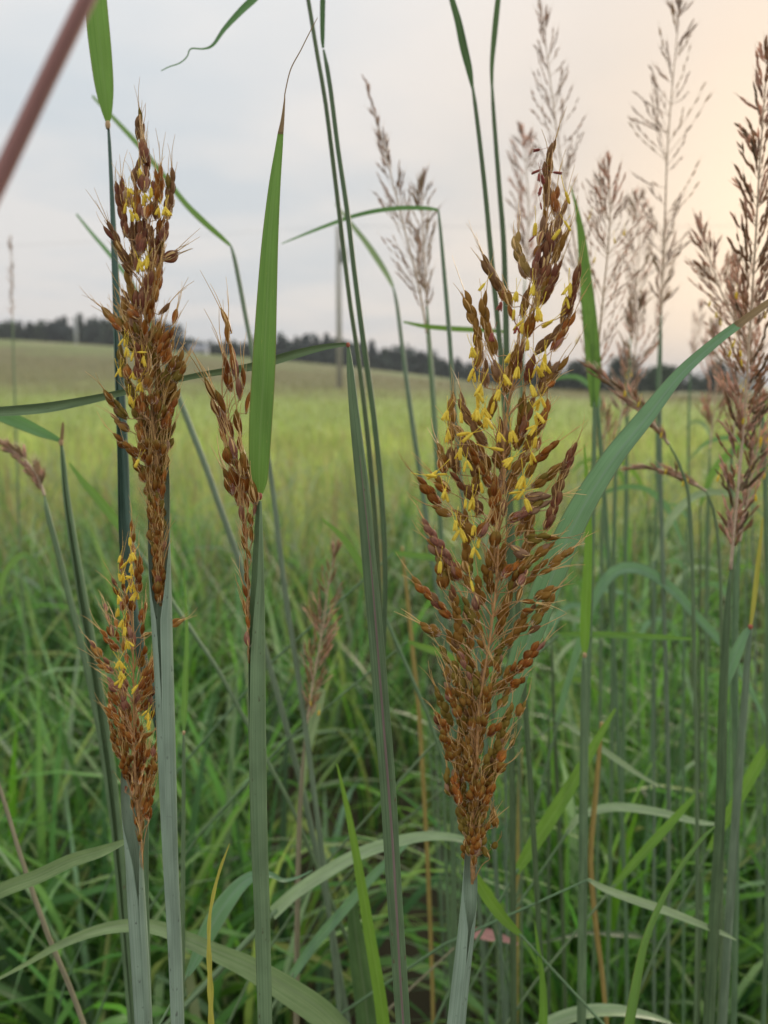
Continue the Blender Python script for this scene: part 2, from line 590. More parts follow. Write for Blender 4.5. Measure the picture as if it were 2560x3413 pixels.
def to_ground(p0, p1, lean=0.35):
    """points from the traced lower end p0 (p1 is the next point above it) down to the soil"""
    d = p0 - p1
    dz = min(d[2], -1e-3)
    slope = np.clip(d[:2] / -dz, -1.2, 1.2)
    root = np.array([p0[0] + slope[0] * p0[2] * lean, p0[1] + slope[1] * p0[2] * lean, -0.01])
    t = np.linspace(0, 1, 9)[1:, None]
    b = p0 + np.array([slope[0], slope[1], -1.0]) * p0[2] * 0.4
    pts = (1 - t) ** 2 * p0 + 2 * (1 - t) * t * b + t ** 2 * root
    return pts, root


# ------------------------------------------------------------------ ground, field and sky-line
def sstep(a, b, x):
    t = np.clip((np.asarray(x, float) - a) / (b - a), 0, 1)
    return t * t * (3 - 2 * t)


def ground_z(x, y):
    x = np.asarray(x, float); y = np.asarray(y, float)
    t_ = (x + 14.0) / 8.0
    slope = 4.97 - 0.066 * (x + 14.0) - 0.062 * 8.0 * np.where(t_ > 30, t_, np.log1p(np.exp(np.minimum(t_, 30))))
    slope = np.clip(slope, 0.15, 11.0)
    far = sstep(16, 118, y)
    z = slope * far
    z = z + 0.10 * np.sin(x * 0.13 + 1.0) * np.cos(y * 0.11) * sstep(12, 40, y)
    z = z - sstep(125, 260, y) * slope * 0.8
    return z


def build_ground():
    ys = np.concatenate([np.linspace(-30, 30, 61), np.linspace(32, 140, 55), np.geomspace(145, 2400, 24)])
    xs = np.concatenate([-np.geomspace(140, 2400, 22)[::-1], np.linspace(-130, 130, 131), np.geomspace(140, 2400, 22)])
    X, Y = np.meshgrid(xs, ys)
    Z = ground_z(X, Y)
    v = np.stack([X, Y, Z], -1).reshape(-1, 3)
    nx = len(xs)
    f = []
    for j in range(len(ys) - 1):
        for i in range(nx - 1):
            a = j * nx + i
            f.append([a, a + 1, a + nx + 1, a + nx])
    mb = MB(); mb.add(v, f)
    m, n, l = new_mat('field_ground')
    out = n.new('ShaderNodeOutputMaterial')
    tc = n.new('ShaderNodeTexCoord')
    sp = n.new('ShaderNodeSeparateXYZ'); l.new(tc.outputs['Object'], sp.inputs[0])
    nz = n.new('ShaderNodeTexNoise'); nz.inputs['Scale'].default_value = 0.09
    nz.inputs['Detail'].default_value = 6
    l.new(tc.outputs['Object'], nz.inputs['Vector'])
    ma = n.new('ShaderNodeMath'); ma.operation = 'MULTIPLY_ADD'
    l.new(nz.outputs['Fac'], ma.inputs[0]); ma.inputs[1].default_value = 0.9; ma.inputs[2].default_value = -0.45 + 1.0
    mul = n.new('ShaderNodeMath'); mul.operation = 'MULTIPLY'
    l.new(sp.outputs[1], mul.inputs[0]); l.new(ma.outputs[0], mul.inputs[1])
    mr = n.new('ShaderNodeMapRange'); mr.inputs[1].default_value = 0; mr.inputs[2].default_value = 140
    l.new(mul.outputs[0], mr.inputs[0])
    rp = n.new('ShaderNodeValToRGB')
    cr = rp.color_ramp
    stops = [(0.0, (0.055, 0.042, 0.03)), (0.03, (0.075, 0.075, 0.035)), (0.05, (0.29, 0.33, 0.10)), (0.10, (0.36, 0.42, 0.12)),
             (0.16, (0.31, 0.39, 0.10)), (0.27, (0.29, 0.345, 0.105)), (0.36, (0.20, 0.195, 0.085)), (0.55, (0.19, 0.175, 0.085)),
             (0.70, (0.20, 0.24, 0.09)), (0.86, (0.31, 0.27, 0.17))]
    while len(cr.elements) < len(stops):
        cr.elements.new(0.5)
    for e, (pz, c) in zip(cr.elements, stops):
        e.position = pz; e.color = (*c, 1)
    l.new(mr.outputs[0], rp.inputs[0])
    n2 = n.new('ShaderNodeTexNoise'); n2.inputs['Scale'].default_value = 2.2; n2.inputs['Detail'].default_value = 8
    n2.inputs['Roughness'].default_value = 0.7
    mp = n.new('ShaderNodeMapping'); mp.inputs['Scale'].default_value = (1, 0.45, 1)
    l.new(tc.outputs['Object'], mp.inputs[0]); l.new(mp.outputs[0], n2.inputs['Vector'])
    m3 = n.new('ShaderNodeMapRange')
    m3.inputs[1].default_value = 0.3; m3.inputs[2].default_value = 0.7
    m3.inputs[3].default_value = 0.6; m3.inputs[4].default_value = 1.35
    l.new(n2.outputs['Fac'], m3.inputs[0])
    hs = n.new('ShaderNodeHueSaturation')
    l.new(rp.outputs[0], hs.inputs['Color']); l.new(m3.outputs[0], hs.inputs['Value'])
    bs = n.new('ShaderNodeBsdfPrincipled'); bs.inputs['Roughness'].default_value = 0.95
    bs.inputs['Specular IOR Level'].default_value = 0.1
    l.new(hs.outputs[0], bs.inputs['Base Color'])
    l.new(bs.outputs[0], out.inputs['Surface'])
    o = obj('ground', mb.mesh('ground', [m]), kind='structure')
    o['label'] = 'sloping open field from bare brown soil to green and tan meadow'
    o['category'] = 'ground'


build_ground()


def bulk_ribbons(name, root, length, width, az, bend, lean, tint, K=6, mat='grass', label=None, kind='stuff', droop=None, widthpow=1.0, tint_tip=None):
    """many grass blades as one mesh: arching strips from root points"""
    N = len(root)
    t = np.linspace(0, 1, K + 1)[None, :]
    # angle from vertical grows along the blade
    ang = lean[:, None] + bend[:, None] * t ** 1.4
    dl = length[:, None] / K
    h = np.concatenate([np.zeros((N, 1)), np.cumsum(np.sin(ang[:, :-1]) * dl, 1)], 1)
    z = np.concatenate([np.zeros((N, 1)), np.cumsum(np.cos(ang[:, :-1]) * dl, 1)], 1)
    dx, dy = np.sin(az)[:, None], np.cos(az)[:, None]
    p = np.stack([root[:, 0:1] + h * dx, root[:, 1:2] + h * dy, root[:, 2:3] + z], -1)
    w = width[:, None] * np.clip((0.55 + 0.9 * t) * (1 - t ** 2.2) ** widthpow, 0.03, 2)
    sx = np.stack([np.cos(az), -np.sin(az), RNG.normal(0, 0.35, N)], -1)
    sx = sx / np.linalg.norm(sx, axis=1, keepdims=True)
    # a blade is a shallow V: three vertices across
    L = p - 0.5 * w[..., None] * sx[:, None, :]
    R = p + 0.5 * w[..., None] * sx[:, None, :]
    nrm = np.stack([-np.cos(ang) * dx, -np.cos(ang) * dy, np.sin(ang)], -1)
    C = p + 0.12 * w[..., None] * nrm * -1
    V = np.stack([L, C, R], 2).reshape(-1, 3)
    base = (np.arange(N) * (K + 1) * 3)[:, None, None]
    row = (np.arange(K) * 3)[None, :, None]
    c = np.arange(2)[None, None, :]
    a = base + row + c
    quads = np.stack([a, a + 1, a + 4, a + 3], -1).reshape(-1, 4)
    me = bpy.data.meshes.new(name)
    me.vertices.add(len(V)); me.vertices.foreach_set('co', V.ravel())
    me.loops.add(len(quads) * 4); me.loops.foreach_set('vertex_index', quads.ravel())
    me.polygons.add(len(quads))
    me.polygons.foreach_set('loop_start', np.arange(len(quads)) * 4)
    me.polygons.foreach_set('loop_total', np.full(len(quads), 4))
    me.polygons.foreach_set('use_smooth', np.ones(len(quads), bool))
    at_ = me.attributes.new('tint', 'FLOAT_COLOR', 'POINT')
    tt = np.repeat(tint[:, None, :], (K + 1), 1)
    if tint_tip is not None:
        k = (t ** 2.0)[..., None]
        tt = tt * (1 - k) + tint_tip[:, None, :] * k
    tt = np.repeat(tt.reshape(-1, 3), 3, 0)
    at_.data.foreach_set('color', np.concatenate([tt, np.ones((len(tt), 1))], 1).ravel())
    me.materials.append(M[mat])
    me.update(); me.validate()
    o = obj(name, me, kind=kind)
    if label:
        o['label'] = label
        o['category'] = 'grass'
    return o


def pick(pal, n, jitter=0.12):
    pal = np.array(pal)
    i = RNG.integers(0, len(pal), n)
    c = pal[i] * (1 + RNG.normal(0, jitter, (n, 1))) * (1 + RNG.normal(0, jitter * 0.4, (n, 3)))
    return np.clip(c, 0.01, 0.8)


def near_grass():
    # tussocks of broad arching leaves between one and four metres away
    pal = [(0.05, 0.12, 0.035), (0.075, 0.18, 0.045), (0.12, 0.27, 0.06), (0.17, 0.34, 0.08), (0.22, 0.38, 0.12), (0.32, 0.44, 0.25), (0.20, 0.42, 0.05), (0.32, 0.40, 0.12)]
    roots, L, W, AZ, BE, LE = [], [], [], [], [], []
    for k in range(340):
        y = 0.90 + 3.6 * RNG.random() ** 1.6
        x = (RNG.random() * 2 - 1) * (0.62 * y + 0.45)
        # a worn bare patch of soil left of the largest seed head
        if abs(x - 0.06) < 0.20 and 0.7 < y < 1.65:
            continue
        nb = RNG.integers(10, 22)
        for j in range(nb):
            roots.append((x + RNG.normal(0, 0.045), y + RNG.normal(0, 0.045), -0.01))
            L.append(RNG.uniform(0.36, 0.80)); W.append(RNG.uniform(0.006, 0.0125) if RNG.random() < 0.38 else RNG.uniform(0.012, 0.022))
            AZ.append(RNG.uniform(0, 2 * math.pi)); BE.append(RNG.uniform(0.5, 2.5)); LE.append(abs(RNG.normal(0.12, 0.12)))
    # fresher tufts crowding the stems under the curving flag leaf
    first = len(roots)
    for k in range(70):
        y = RNG.uniform(0.78, 1.7)
        x = RNG.uniform(0.19, 0.62) * y / 1.0
        for j in range(RNG.integers(5, 11)):
            roots.append((x + RNG.normal(0, 0.04), y + RNG.normal(0, 0.04), -0.01))
            L.append(RNG.uniform(0.4, 0.85)); W.append(RNG.uniform(0.006, 0.013))
            AZ.append(RNG.uniform(0, 2 * math.pi)); BE.append(RNG.uniform(0.3, 2.2)); LE.append(abs(RNG.normal(0.15, 0.15)))
    roots = np.array(roots); n = len(roots)
    tint = pick(pal, n, 0.2)
    tint[first:] = pick([(0.20, 0.42, 0.05), (0.16, 0.34, 0.06), (0.26, 0.44, 0.08), (0.12, 0.27, 0.06), (0.30, 0.42, 0.22)], n - first)
    tint = tint * np.array([0.82, 0.92, 0.76])
    bulk_ribbons('meadow_grass', roots, np.array(L), np.array(W), np.array(AZ), np.array(BE), np.array(LE), tint, K=9,
                 label='thick arching green grass leaves crowding round the stalks')
    # finer thatch, yellowing leaves and thin stems
    n = 3000
    y = 0.85 + 5.0 * RNG.random(n) ** 1.3
    x = (RNG.random(n) * 2 - 1) * (0.62 * y + 0.5)
    keep = ~((np.abs(x - 0.06) < 0.17) & (y < 1.6))
    x, y = x[keep], y[keep]; n = len(x)
    pal = [(0.035, 0.065, 0.02), (0.05, 0.09, 0.025), (0.07, 0.12, 0.035), (0.17, 0.13, 0.06), (0.10, 0.16, 0.04)]  # dead tones, darkened further to put shade into the low gaps
    bulk_ribbons('thatch_grass', np.stack([x, y, np.zeros(n) - 0.01], -1), RNG.uniform(0.15, 0.55, n), RNG.uniform(0.002, 0.006, n), RNG.uniform(0, 6.28, n),
                 RNG.uniform(0.1, 2.0, n), np.abs(RNG.normal(0.2, 0.2, n)), pick(pal, n), K=6,
                 label='fine low grass and dry thatch close to the soil')


def mid_grass():
    # loose yellow-green sward with tan seed heads
    nc, per = 2600, 11
    cy = 4.0 + 11 * RNG.random(nc) ** 1.2
    cx = (RNG.random(nc) * 2 - 1) * (0.60 * cy + 0.6)
    n = nc * per
    sp = 0.05 + 0.012 * np.repeat(cy, per)
    y = np.repeat(cy, per) + RNG.normal(0, 1, n) * sp
    x = np.repeat(cx, per) + RNG.normal(0, 1, n) * sp
    tone = np.repeat(RNG.uniform(0.45, 1.6, nc), per)
    tall = np.repeat(RNG.uniform(0.6, 1.3, nc), per)
    pal = [(0.38, 0.52, 0.09), (0.44, 0.56, 0.11), (0.48, 0.53, 0.14), (0.32, 0.50, 0.08), (0.50, 0.50, 0.19), (0.40, 0.58, 0.09)]
    tip = [(0.56, 0.54, 0.25), (0.52, 0.58, 0.19), (0.56, 0.44, 0.26), (0.46, 0.60, 0.13), (0.50, 0.62, 0.15)]
    patch = 0.5 + 0.5 * np.sin(x * 1.9 + 2.1 * np.sin(y * 0.8)) * np.cos(y * 1.25 + 1.3 * np.sin(x * 1.1))
    base = pick(pal, n) * ((0.78 + 0.4 * patch) * tone)[:, None]
    base *= np.array([0.90, 0.90, 1.02])
    bulk_ribbons('sward', np.stack([x, y, ground_z(x, y) - 0.01], -1), RNG.uniform(0.22, 0.5, n) * tall, RNG.uniform(0.004, 0.010, n) * (0.7 + y / 14), RNG.uniform(0, 6.28, n),
                 RNG.uniform(0.1, 1.3, n), np.abs(RNG.normal(0.1, 0.15, n)), base, K=4, tint_tip=pick(tip, n, 0.2) * (0.8 + 0.35 * patch)[:, None] * tone[:, None] ** 0.6,
                 label='yellow-green feathery sward beyond the tall stalks', mat='sward')
    # bent leaves, highlights put into their pale tints, and reddish flowering stems
    n = 1500
    y = 2.6 + 6.0 * RNG.random(n)
    x = (RNG.random(n) * 2 - 1) * (0.60 * y + 0.6)
    bulk_ribbons('bent_leaves', np.stack([x, y, np.zeros(n) - 0.01], -1), RNG.uniform(0.45, 0.85, n), RNG.uniform(0.009, 0.018, n), RNG.uniform(0, 6.28, n), RNG.uniform(1.2, 2.6, n), np.abs(RNG.normal(0.08, 0.1, n)),
                 pick([(0.26, 0.36, 0.20), (0.18, 0.30, 0.09), (0.15, 0.30, 0.06), (0.32, 0.40, 0.26)], n), K=8, label='pale bent leaves with highlights in their colour through the sward')
    n = 1300
    y = 2.4 + 7.0 * RNG.random(n)
    x = (RNG.random(n) * 2 - 1) * (0.60 * y + 0.6)
    bulk_ribbons('flowering_stems', np.stack([x, y, np.zeros(n) - 0.01], -1), RNG.uniform(0.5, 0.85, n), RNG.uniform(0.004, 0.008, n), RNG.uniform(0, 6.28, n), RNG.uniform(0.1, 0.6, n), np.abs(RNG.normal(0.08, 0.1, n)),
                 pick([(0.20, 0.28, 0.10), (0.26, 0.30, 0.12)], n), K=6, tint_tip=pick([(0.42, 0.26, 0.16), (0.44, 0.35, 0.18), (0.36, 0.20, 0.12)], n), widthpow=0.4, label='thin flowering stems with reddish tips standing in the sward')
    n = 26000
    y = 14 + 60 * RNG.random(n) ** 1.1
    x = (RNG.random(n) * 2 - 1) * (0.60 * y + 0.6)
    band = sstep(34, 44, y + RNG.normal(0, 4, n))[:, None]
    g = pick([(0.31, 0.39, 0.10), (0.35, 0.41, 0.12), (0.30, 0.345, 0.13)], n)
    b = pick([(0.21, 0.19, 0.085), (0.19, 0.205, 0.08), (0.25, 0.215, 0.12)], n)
    bulk_ribbons('pasture_grass', np.stack([x, y, ground_z(x, y) - 0.02], -1), RNG.uniform(0.15, 0.38, n), RNG.uniform(0.02, 0.05, n), RNG.uniform(0, 6.28, n),
                 RNG.uniform(0.2, 1.4, n), np.abs(RNG.normal(0.1, 0.15, n)), g * (1 - band) + b * band, K=3,
                 label='bright green strip of pasture grass turning brown up the slope')


near_grass()
mid_grass()


# ------------------------------------------------------------------ far woods, poles, sheds
def leaf_cloud(mb_v, mb_t, centre, rad, n, size, col, shape='round'):
    if shape == 'cone':
        h = RNG.random(n) ** 1.3
        r = (1 - h) * (0.55 + 0.45 * RNG.random(n)) + 0.04
        a = RNG.random(n) * 6.283
        wob = 1 + 0.25 * np.sin(a * 3 + h * 19)
        p = np.stack([np.cos(a) * r * rad[0] * wob, np.sin(a) * r * rad[1] * wob, (h * 2 - 1) * rad[2]], -1)
    else:
        d = unit(RNG.normal(0, 1, (n, 3)))
        lob = 1 + 0.28 * np.sin(d[:, 0] * 5 + centre[0]) * np.sin(d[:, 2] * 6 + centre[1]) + 0.15 * np.sin(d[:, 1] * 11)
        p = d * (RNG.random(n)[:, None] ** 0.45) * lob[:, None] * np.array(rad)
    p = p + np.array(centre)
    u = unit(RNG.normal(0, 1, (n, 3)))
    w = unit(np.cross(u, RNG.normal(0, 1, (n, 3))))
    s = size * RNG.uniform(0.5, 1.2, n)[:, None]
    q = np.stack([p - u * s, p + w * s * 0.7, p + u * s, p - w * s * 0.7], 1)
    mb_v.append(q.reshape(-1, 3))
    c = np.array(col) * (1 + RNG.normal(0, 0.25, (n, 1)))
    mb_t.append(np.repeat(np.clip(c, 0.005, 0.6), 4, 0))


def quads_mesh(name, vs_, ts, mat):
    V = np.concatenate(vs_); T = np.concatenate(ts)
    nq = len(V) // 4
    me = bpy.data.meshes.new(name)
    me.vertices.add(len(V)); me.vertices.foreach_set('co', V.ravel())
    me.loops.add(nq * 4); me.loops.foreach_set('vertex_index', np.arange(nq * 4))
    me.polygons.add(nq)
    me.polygons.foreach_set('loop_start', np.arange(nq) * 4)
    me.polygons.foreach_set('loop_total', np.full(nq, 4))
    at_ = me.attributes.new('tint', 'FLOAT_COLOR', 'POINT')
    at_.data.foreach_set('color', np.concatenate([T, np.ones((len(T), 1))], 1).ravel())
    me.materials.append(mat)
    me.update(); me.validate()
    return me


def woods():
    vs_, ts = [], []
    # skyline of the wood: photo x (1659 view) -> top y
    prof_x = [-250, 0, 60, 130, 200, 300, 380, 410, 450, 540, 640, 700, 780, 850, 930, 1000, 1080, 1200, 1300]
    prof_y = [690, 694, 702, 694, 688, 688, 700, 738, 744, 742, 734, 730, 742, 756, 768, 782, 800, 815, 818]
    for row, (Y0, dy) in enumerate(((150, 8), (165, 9))):
        px = -260
        while px < 1230:
            Y = Y0 + RNG.uniform(-dy, dy)
            top_y = np.interp(px, prof_x, prof_y) + RNG.uniform(-9, 9) + row * 2
            X = (px - 829.5) / 1628.0 * Y
            el = math.tan(math.atan((1106 - top_y) / 1628.0) - PITCH)
            ztop = CAM_Z + el * Y
            zb = float(ground_z(X, Y))
            H = max(ztop - zb, 3.0)
            cone = RNG.random() < 0.55
            rw = H * (0.2 if cone else 0.30) + 0.6
            col = [(0.040, 0.062, 0.046), (0.048, 0.074, 0.044), (0.038, 0.058, 0.052)][RNG.integers(0, 3)]
            if cone:
                leaf_cloud(vs_, ts, (X, Y, zb + H * 0.52), (rw, rw, H * 0.5), 420, 0.62, col, 'cone')
            else:
                leaf_cloud(vs_, ts, (X, Y, zb + H * 0.55), (rw, rw, H * 0.46), 420, 0.62, col)
            px += RNG.uniform(16, 30) * (0.6 + rw / 4)
    # shrubby skirt along the edge of the wood
    for px in range(-260, 1230, 14):
        Y = 143 + RNG.uniform(-3, 3)
        X = (px - 829.5) / 1628.0 * Y
        leaf_cloud(vs_, ts, (X, Y, float(ground_z(X, Y)) + 1.2), (1.6, 1.2, 1.9), 130, 0.5, (0.032, 0.05, 0.034))
    for px in range(1120, 1560, 12):
        Y = 106 + RNG.uniform(-4, 4)
        X = (px - 829.5) / 1628.0 * Y
        hh = RNG.uniform(0.9, 1.9)
        leaf_cloud(vs_, ts, (X, Y, float(ground_z(X, Y)) + hh * 0.6), (1.5, 1.0, hh), 120, 0.34, (0.055, 0.075, 0.05))
    o = obj('far_woods', quads_mesh('far_woods', vs_, ts, M['woods']), kind='stuff')
    o['label'] = 'dark wood of conifers and broadleaves along the top of the field'
    o['category'] = 'woods'


woods()


def far_tree(px, base_py, top_py, wpx, Y, label, col):
    X = (px - 829.5) / 1628.0 * Y
    zb = float(ground_z(X, Y))
    el = math.tan(math.atan((1106 - top_py) / 1628.0) - PITCH)
    H = CAM_Z + el * Y - zb
    r = wpx / 1628.0 * Y * 0.5
    t = thing('tree', label, 'tree', (X, Y, zb), 'trees at the edge of the field')
    mb = MB()
    tube(mb, [(0, 0, -0.2), (0.1, 0, H * 0.3), (0.05, 0.1, H * 0.7)], [0.22, 0.17, 0.06], 7)
    for k in range(6):
        a = k * 1.05
        b = np.array([0.08, 0.03, H * (0.25 + 0.06 * k)])
        tube(mb, [b, b + np.array([math.cos(a) * r * 0.5, math.sin(a) * r * 0.5, H * 0.15])], [0.08, 0.03], 5)
    obj('trunk', mb.mesh('trunk', [M['bark']]), t)
    vs_, ts = [], []
    for k in range(9):
        a = k * 0.7 * 3
        rr = r * 0.5 * (k % 3) / 2
        leaf_cloud(vs_, ts, (math.cos(a) * rr, math.sin(a) * rr, H * (0.12 + 0.085 * k)), (r * 0.62, r * 0.62, H * 0.2), 300, 0.3, col)
    obj('crown', quads_mesh('crown', vs_, ts, M['woods']), t)


far_tree(1345, 845, 768, 95, 95, 'rounded dark green tree at the field edge behind the broad flag leaf', (0.045, 0.068, 0.045))
far_tree(1425, 848, 788, 90, 92, 'low spreading green tree beside the rounded tree at the field edge', (0.055, 0.085, 0.045))
far_tree(1255, 838, 778, 100, 100, 'broad dull green tree at the field edge behind the largest seed head', (0.055, 0.07, 0.05))
far_tree(1180, 836, 788, 80, 104, 'small round tree between the wood and the broad dull green tree', (0.045, 0.06, 0.045))
far_tree(1540, 850, 782, 46, 88, 'narrow upright dark tree standing alone near the pale shed', (0.04, 0.06, 0.05))


def box(mb, c, s, mi=0, rz=0.0):
    c = np.array(c, float); s = np.array(s, float) / 2
    v = np.array([[x, y, z] for x in (-1, 1) for y in (-1, 1) for z in (-1, 1)]) * s
    ca, sa = math.cos(rz), math.sin(rz)
    v = np.stack([v[:, 0] * ca - v[:, 1] * sa, v[:, 0] * sa + v[:, 1] * ca, v[:, 2]], -1) + c
    mb.add(v, [[0, 1, 3, 2], [4, 6, 7, 5], [0, 4, 5, 1], [2, 3, 7, 6], [0, 2, 6, 4], [1, 5, 7, 3]], None, mi)


def utility_pole():
    Y = 50.0
    X = (735 - 829.5) / 1628.0 * Y
    zb = float(ground_z(X, Y))
    t = thing('utility_pole', 'weathered wooden utility pole with a transformer standing in the field', 'utility pole', (X, Y, zb))
    H = CAM_Z + math.tan(math.atan((1106 - 492) / 1628.0) - PITCH) * Y - zb
    mb = MB(); tube(mb, [(0, 0, -0.5), (0, 0, H * 0.5), (0, 0, H)], [0.19, 0.165, 0.13], 12)
    obj('pole', mb.mesh('pole', [M['pole']], smooth=True), t)
    mb = MB()
    tube(mb, [(0.36, -0.05, H - 2.15), (0.36, -0.05, H - 2.1), (0.36, -0.05, H - 1.35), (0.36, -0.05, H - 1.28)], [0.17, 0.23, 0.23, 0.16], 14)
    tr = obj('transformer', mb.mesh('transformer', [M['metal']]), t)
    for dx in (-0.08, 0.08):
        mb = MB(); tube(mb, [(0.36 + dx, -0.05, H - 1.3), (0.36 + dx, -0.05, H - 1.02)], [0.035, 0.02], 8)
        obj('bushing', mb.mesh('bushing', [M['pole_pale']]), tr)
    mb = MB(); box(mb, (0.17, -0.05, H - 1.6), (0.14, 0.08, 0.5)); obj('bracket', mb.mesh('bracket', [M['metal']], smooth=False), t)
    mb = MB(); tube(mb, [(0, 0, H - 0.02), (0, 0, H + 0.10), (0, 0, H + 0.16)], [0.06, 0.075, 0.03], 8)
    obj('insulator', mb.mesh('insulator', [M['pole_pale']]), t)
    # service wires leave the pole both ways across the field
    for k, (z0, x1, y1, z1) in enumerate(((H + 0.12, -75, 66, H + 1.5), (H + 0.12, 80, 34, H - 0.5))):
        s = np.linspace(0, 1, 24)[:, None]
        a = np.array([0, 0, z0]); b = np.array([x1, y1 - Y, z1])
        pts = a * (1 - s) + b * s - np.array([0, 0, 1.0]) * (4 * s * (1 - s)) * 0.9
        mb = MB(); tube(mb, pts, 0.008, 5); obj('wire', mb.mesh('wire', [M['metal']]), t)


utility_pole()


def far_post():
    Y = 112.0
    X = (180 - 829.5) / 1628.0 * Y
    zb = float(ground_z(X, Y))
    t = thing('utility_pole', 'pale grey pole with a short arm in front of the dark wood', 'utility pole', (X, Y, zb))
    mb = MB(); tube(mb, [(0, 0, -0.4), (0, 0, 3.6)], [0.24, 0.20], 10)
    obj('pole', mb.mesh('pole', [M['pole_pale']]), t)
    mb = MB(); box(mb, (0, -0.3, 3.3), (1.4, 0.12, 0.14)); obj('crossarm', mb.mesh('crossarm', [M['pole_pale']], smooth=False), t)
    mb = MB(); tube(mb, [(0, 0, 3.58), (0, 0, 3.75)], [0.25, 0.08], 10); obj('cap', mb.mesh('cap', [M['metal']]), t)


far_post()


def shed(px, Y, wd, dp, hw, hr, label, rz):
    X = (px - 829.5) / 1628.0 * Y
    zb = float(ground_z(X, Y)) - 0.05
    t = thing('shed', label, 'shed', (X, Y, zb))
    t.rotation_euler = (0, 0, rz)
    mb = MB()
    v = np.array([[-wd / 2, -dp / 2, 0], [wd / 2, -dp / 2, 0], [wd / 2, dp / 2, 0], [-wd / 2, dp / 2, 0],
                  [-wd / 2, -dp / 2, hw], [wd / 2, -dp / 2, hw], [wd / 2, dp / 2, hw], [-wd / 2, dp / 2, hw],
                  [-wd / 2, 0, hw + hr], [wd / 2, 0, hw + hr]])
    mb.add(v, [[0, 1, 5, 4], [2, 3, 7, 6], [1, 2, 6, 9, 5], [3, 0, 4, 8, 7]])
    obj('wall', mb.mesh('wall', [M['white_wall']], smooth=False), t)
    mb = MB()
    e = 0.25
    for s in (-1, 1):
        y0, y1 = s * (dp / 2 + e), 0
        z0, z1 = hw - e * hr / (dp / 2), hw + hr
        a = np.array([[-wd / 2 - e, y0, z0], [wd / 2 + e, y0, z0], [wd / 2 + e, y1, z1], [-wd / 2 - e, y1, z1]])
        v = np.vstack([a + [0, 0, 0.01], a + [0, 0, 0.13]])
        mb.add(v, [[0, 1, 2, 3], [4, 7, 6, 5], [0, 4, 5, 1], [1, 5, 6, 2], [2, 6, 7, 3], [3, 7, 4, 0]])
    obj('roof', mb.mesh('roof', [M['grey_roof']], smooth=False), t)
    mb = MB(); box(mb, (wd * 0.15, -dp / 2 - 0.02, hw * 0.42), (wd * 0.2, 0.06, hw * 0.82)); obj('door', mb.mesh('door', [M['dark_door']], smooth=False), t)
    mb = MB(); box(mb, (-wd * 0.25, -dp / 2 - 0.02, hw * 0.6), (wd * 0.14, 0.06, hw * 0.35)); obj('window', mb.mesh('window', [M['dark_door']], smooth=False), t)


shed(440, 134, 2.8, 3, 1.2, 0.6, 'small white shed at the crest before the wood', 0.1)
shed(1590, 110, 3.6, 3, 1.9, 0.8, 'pale shed at the far field edge beside the narrow tree', -0.15)


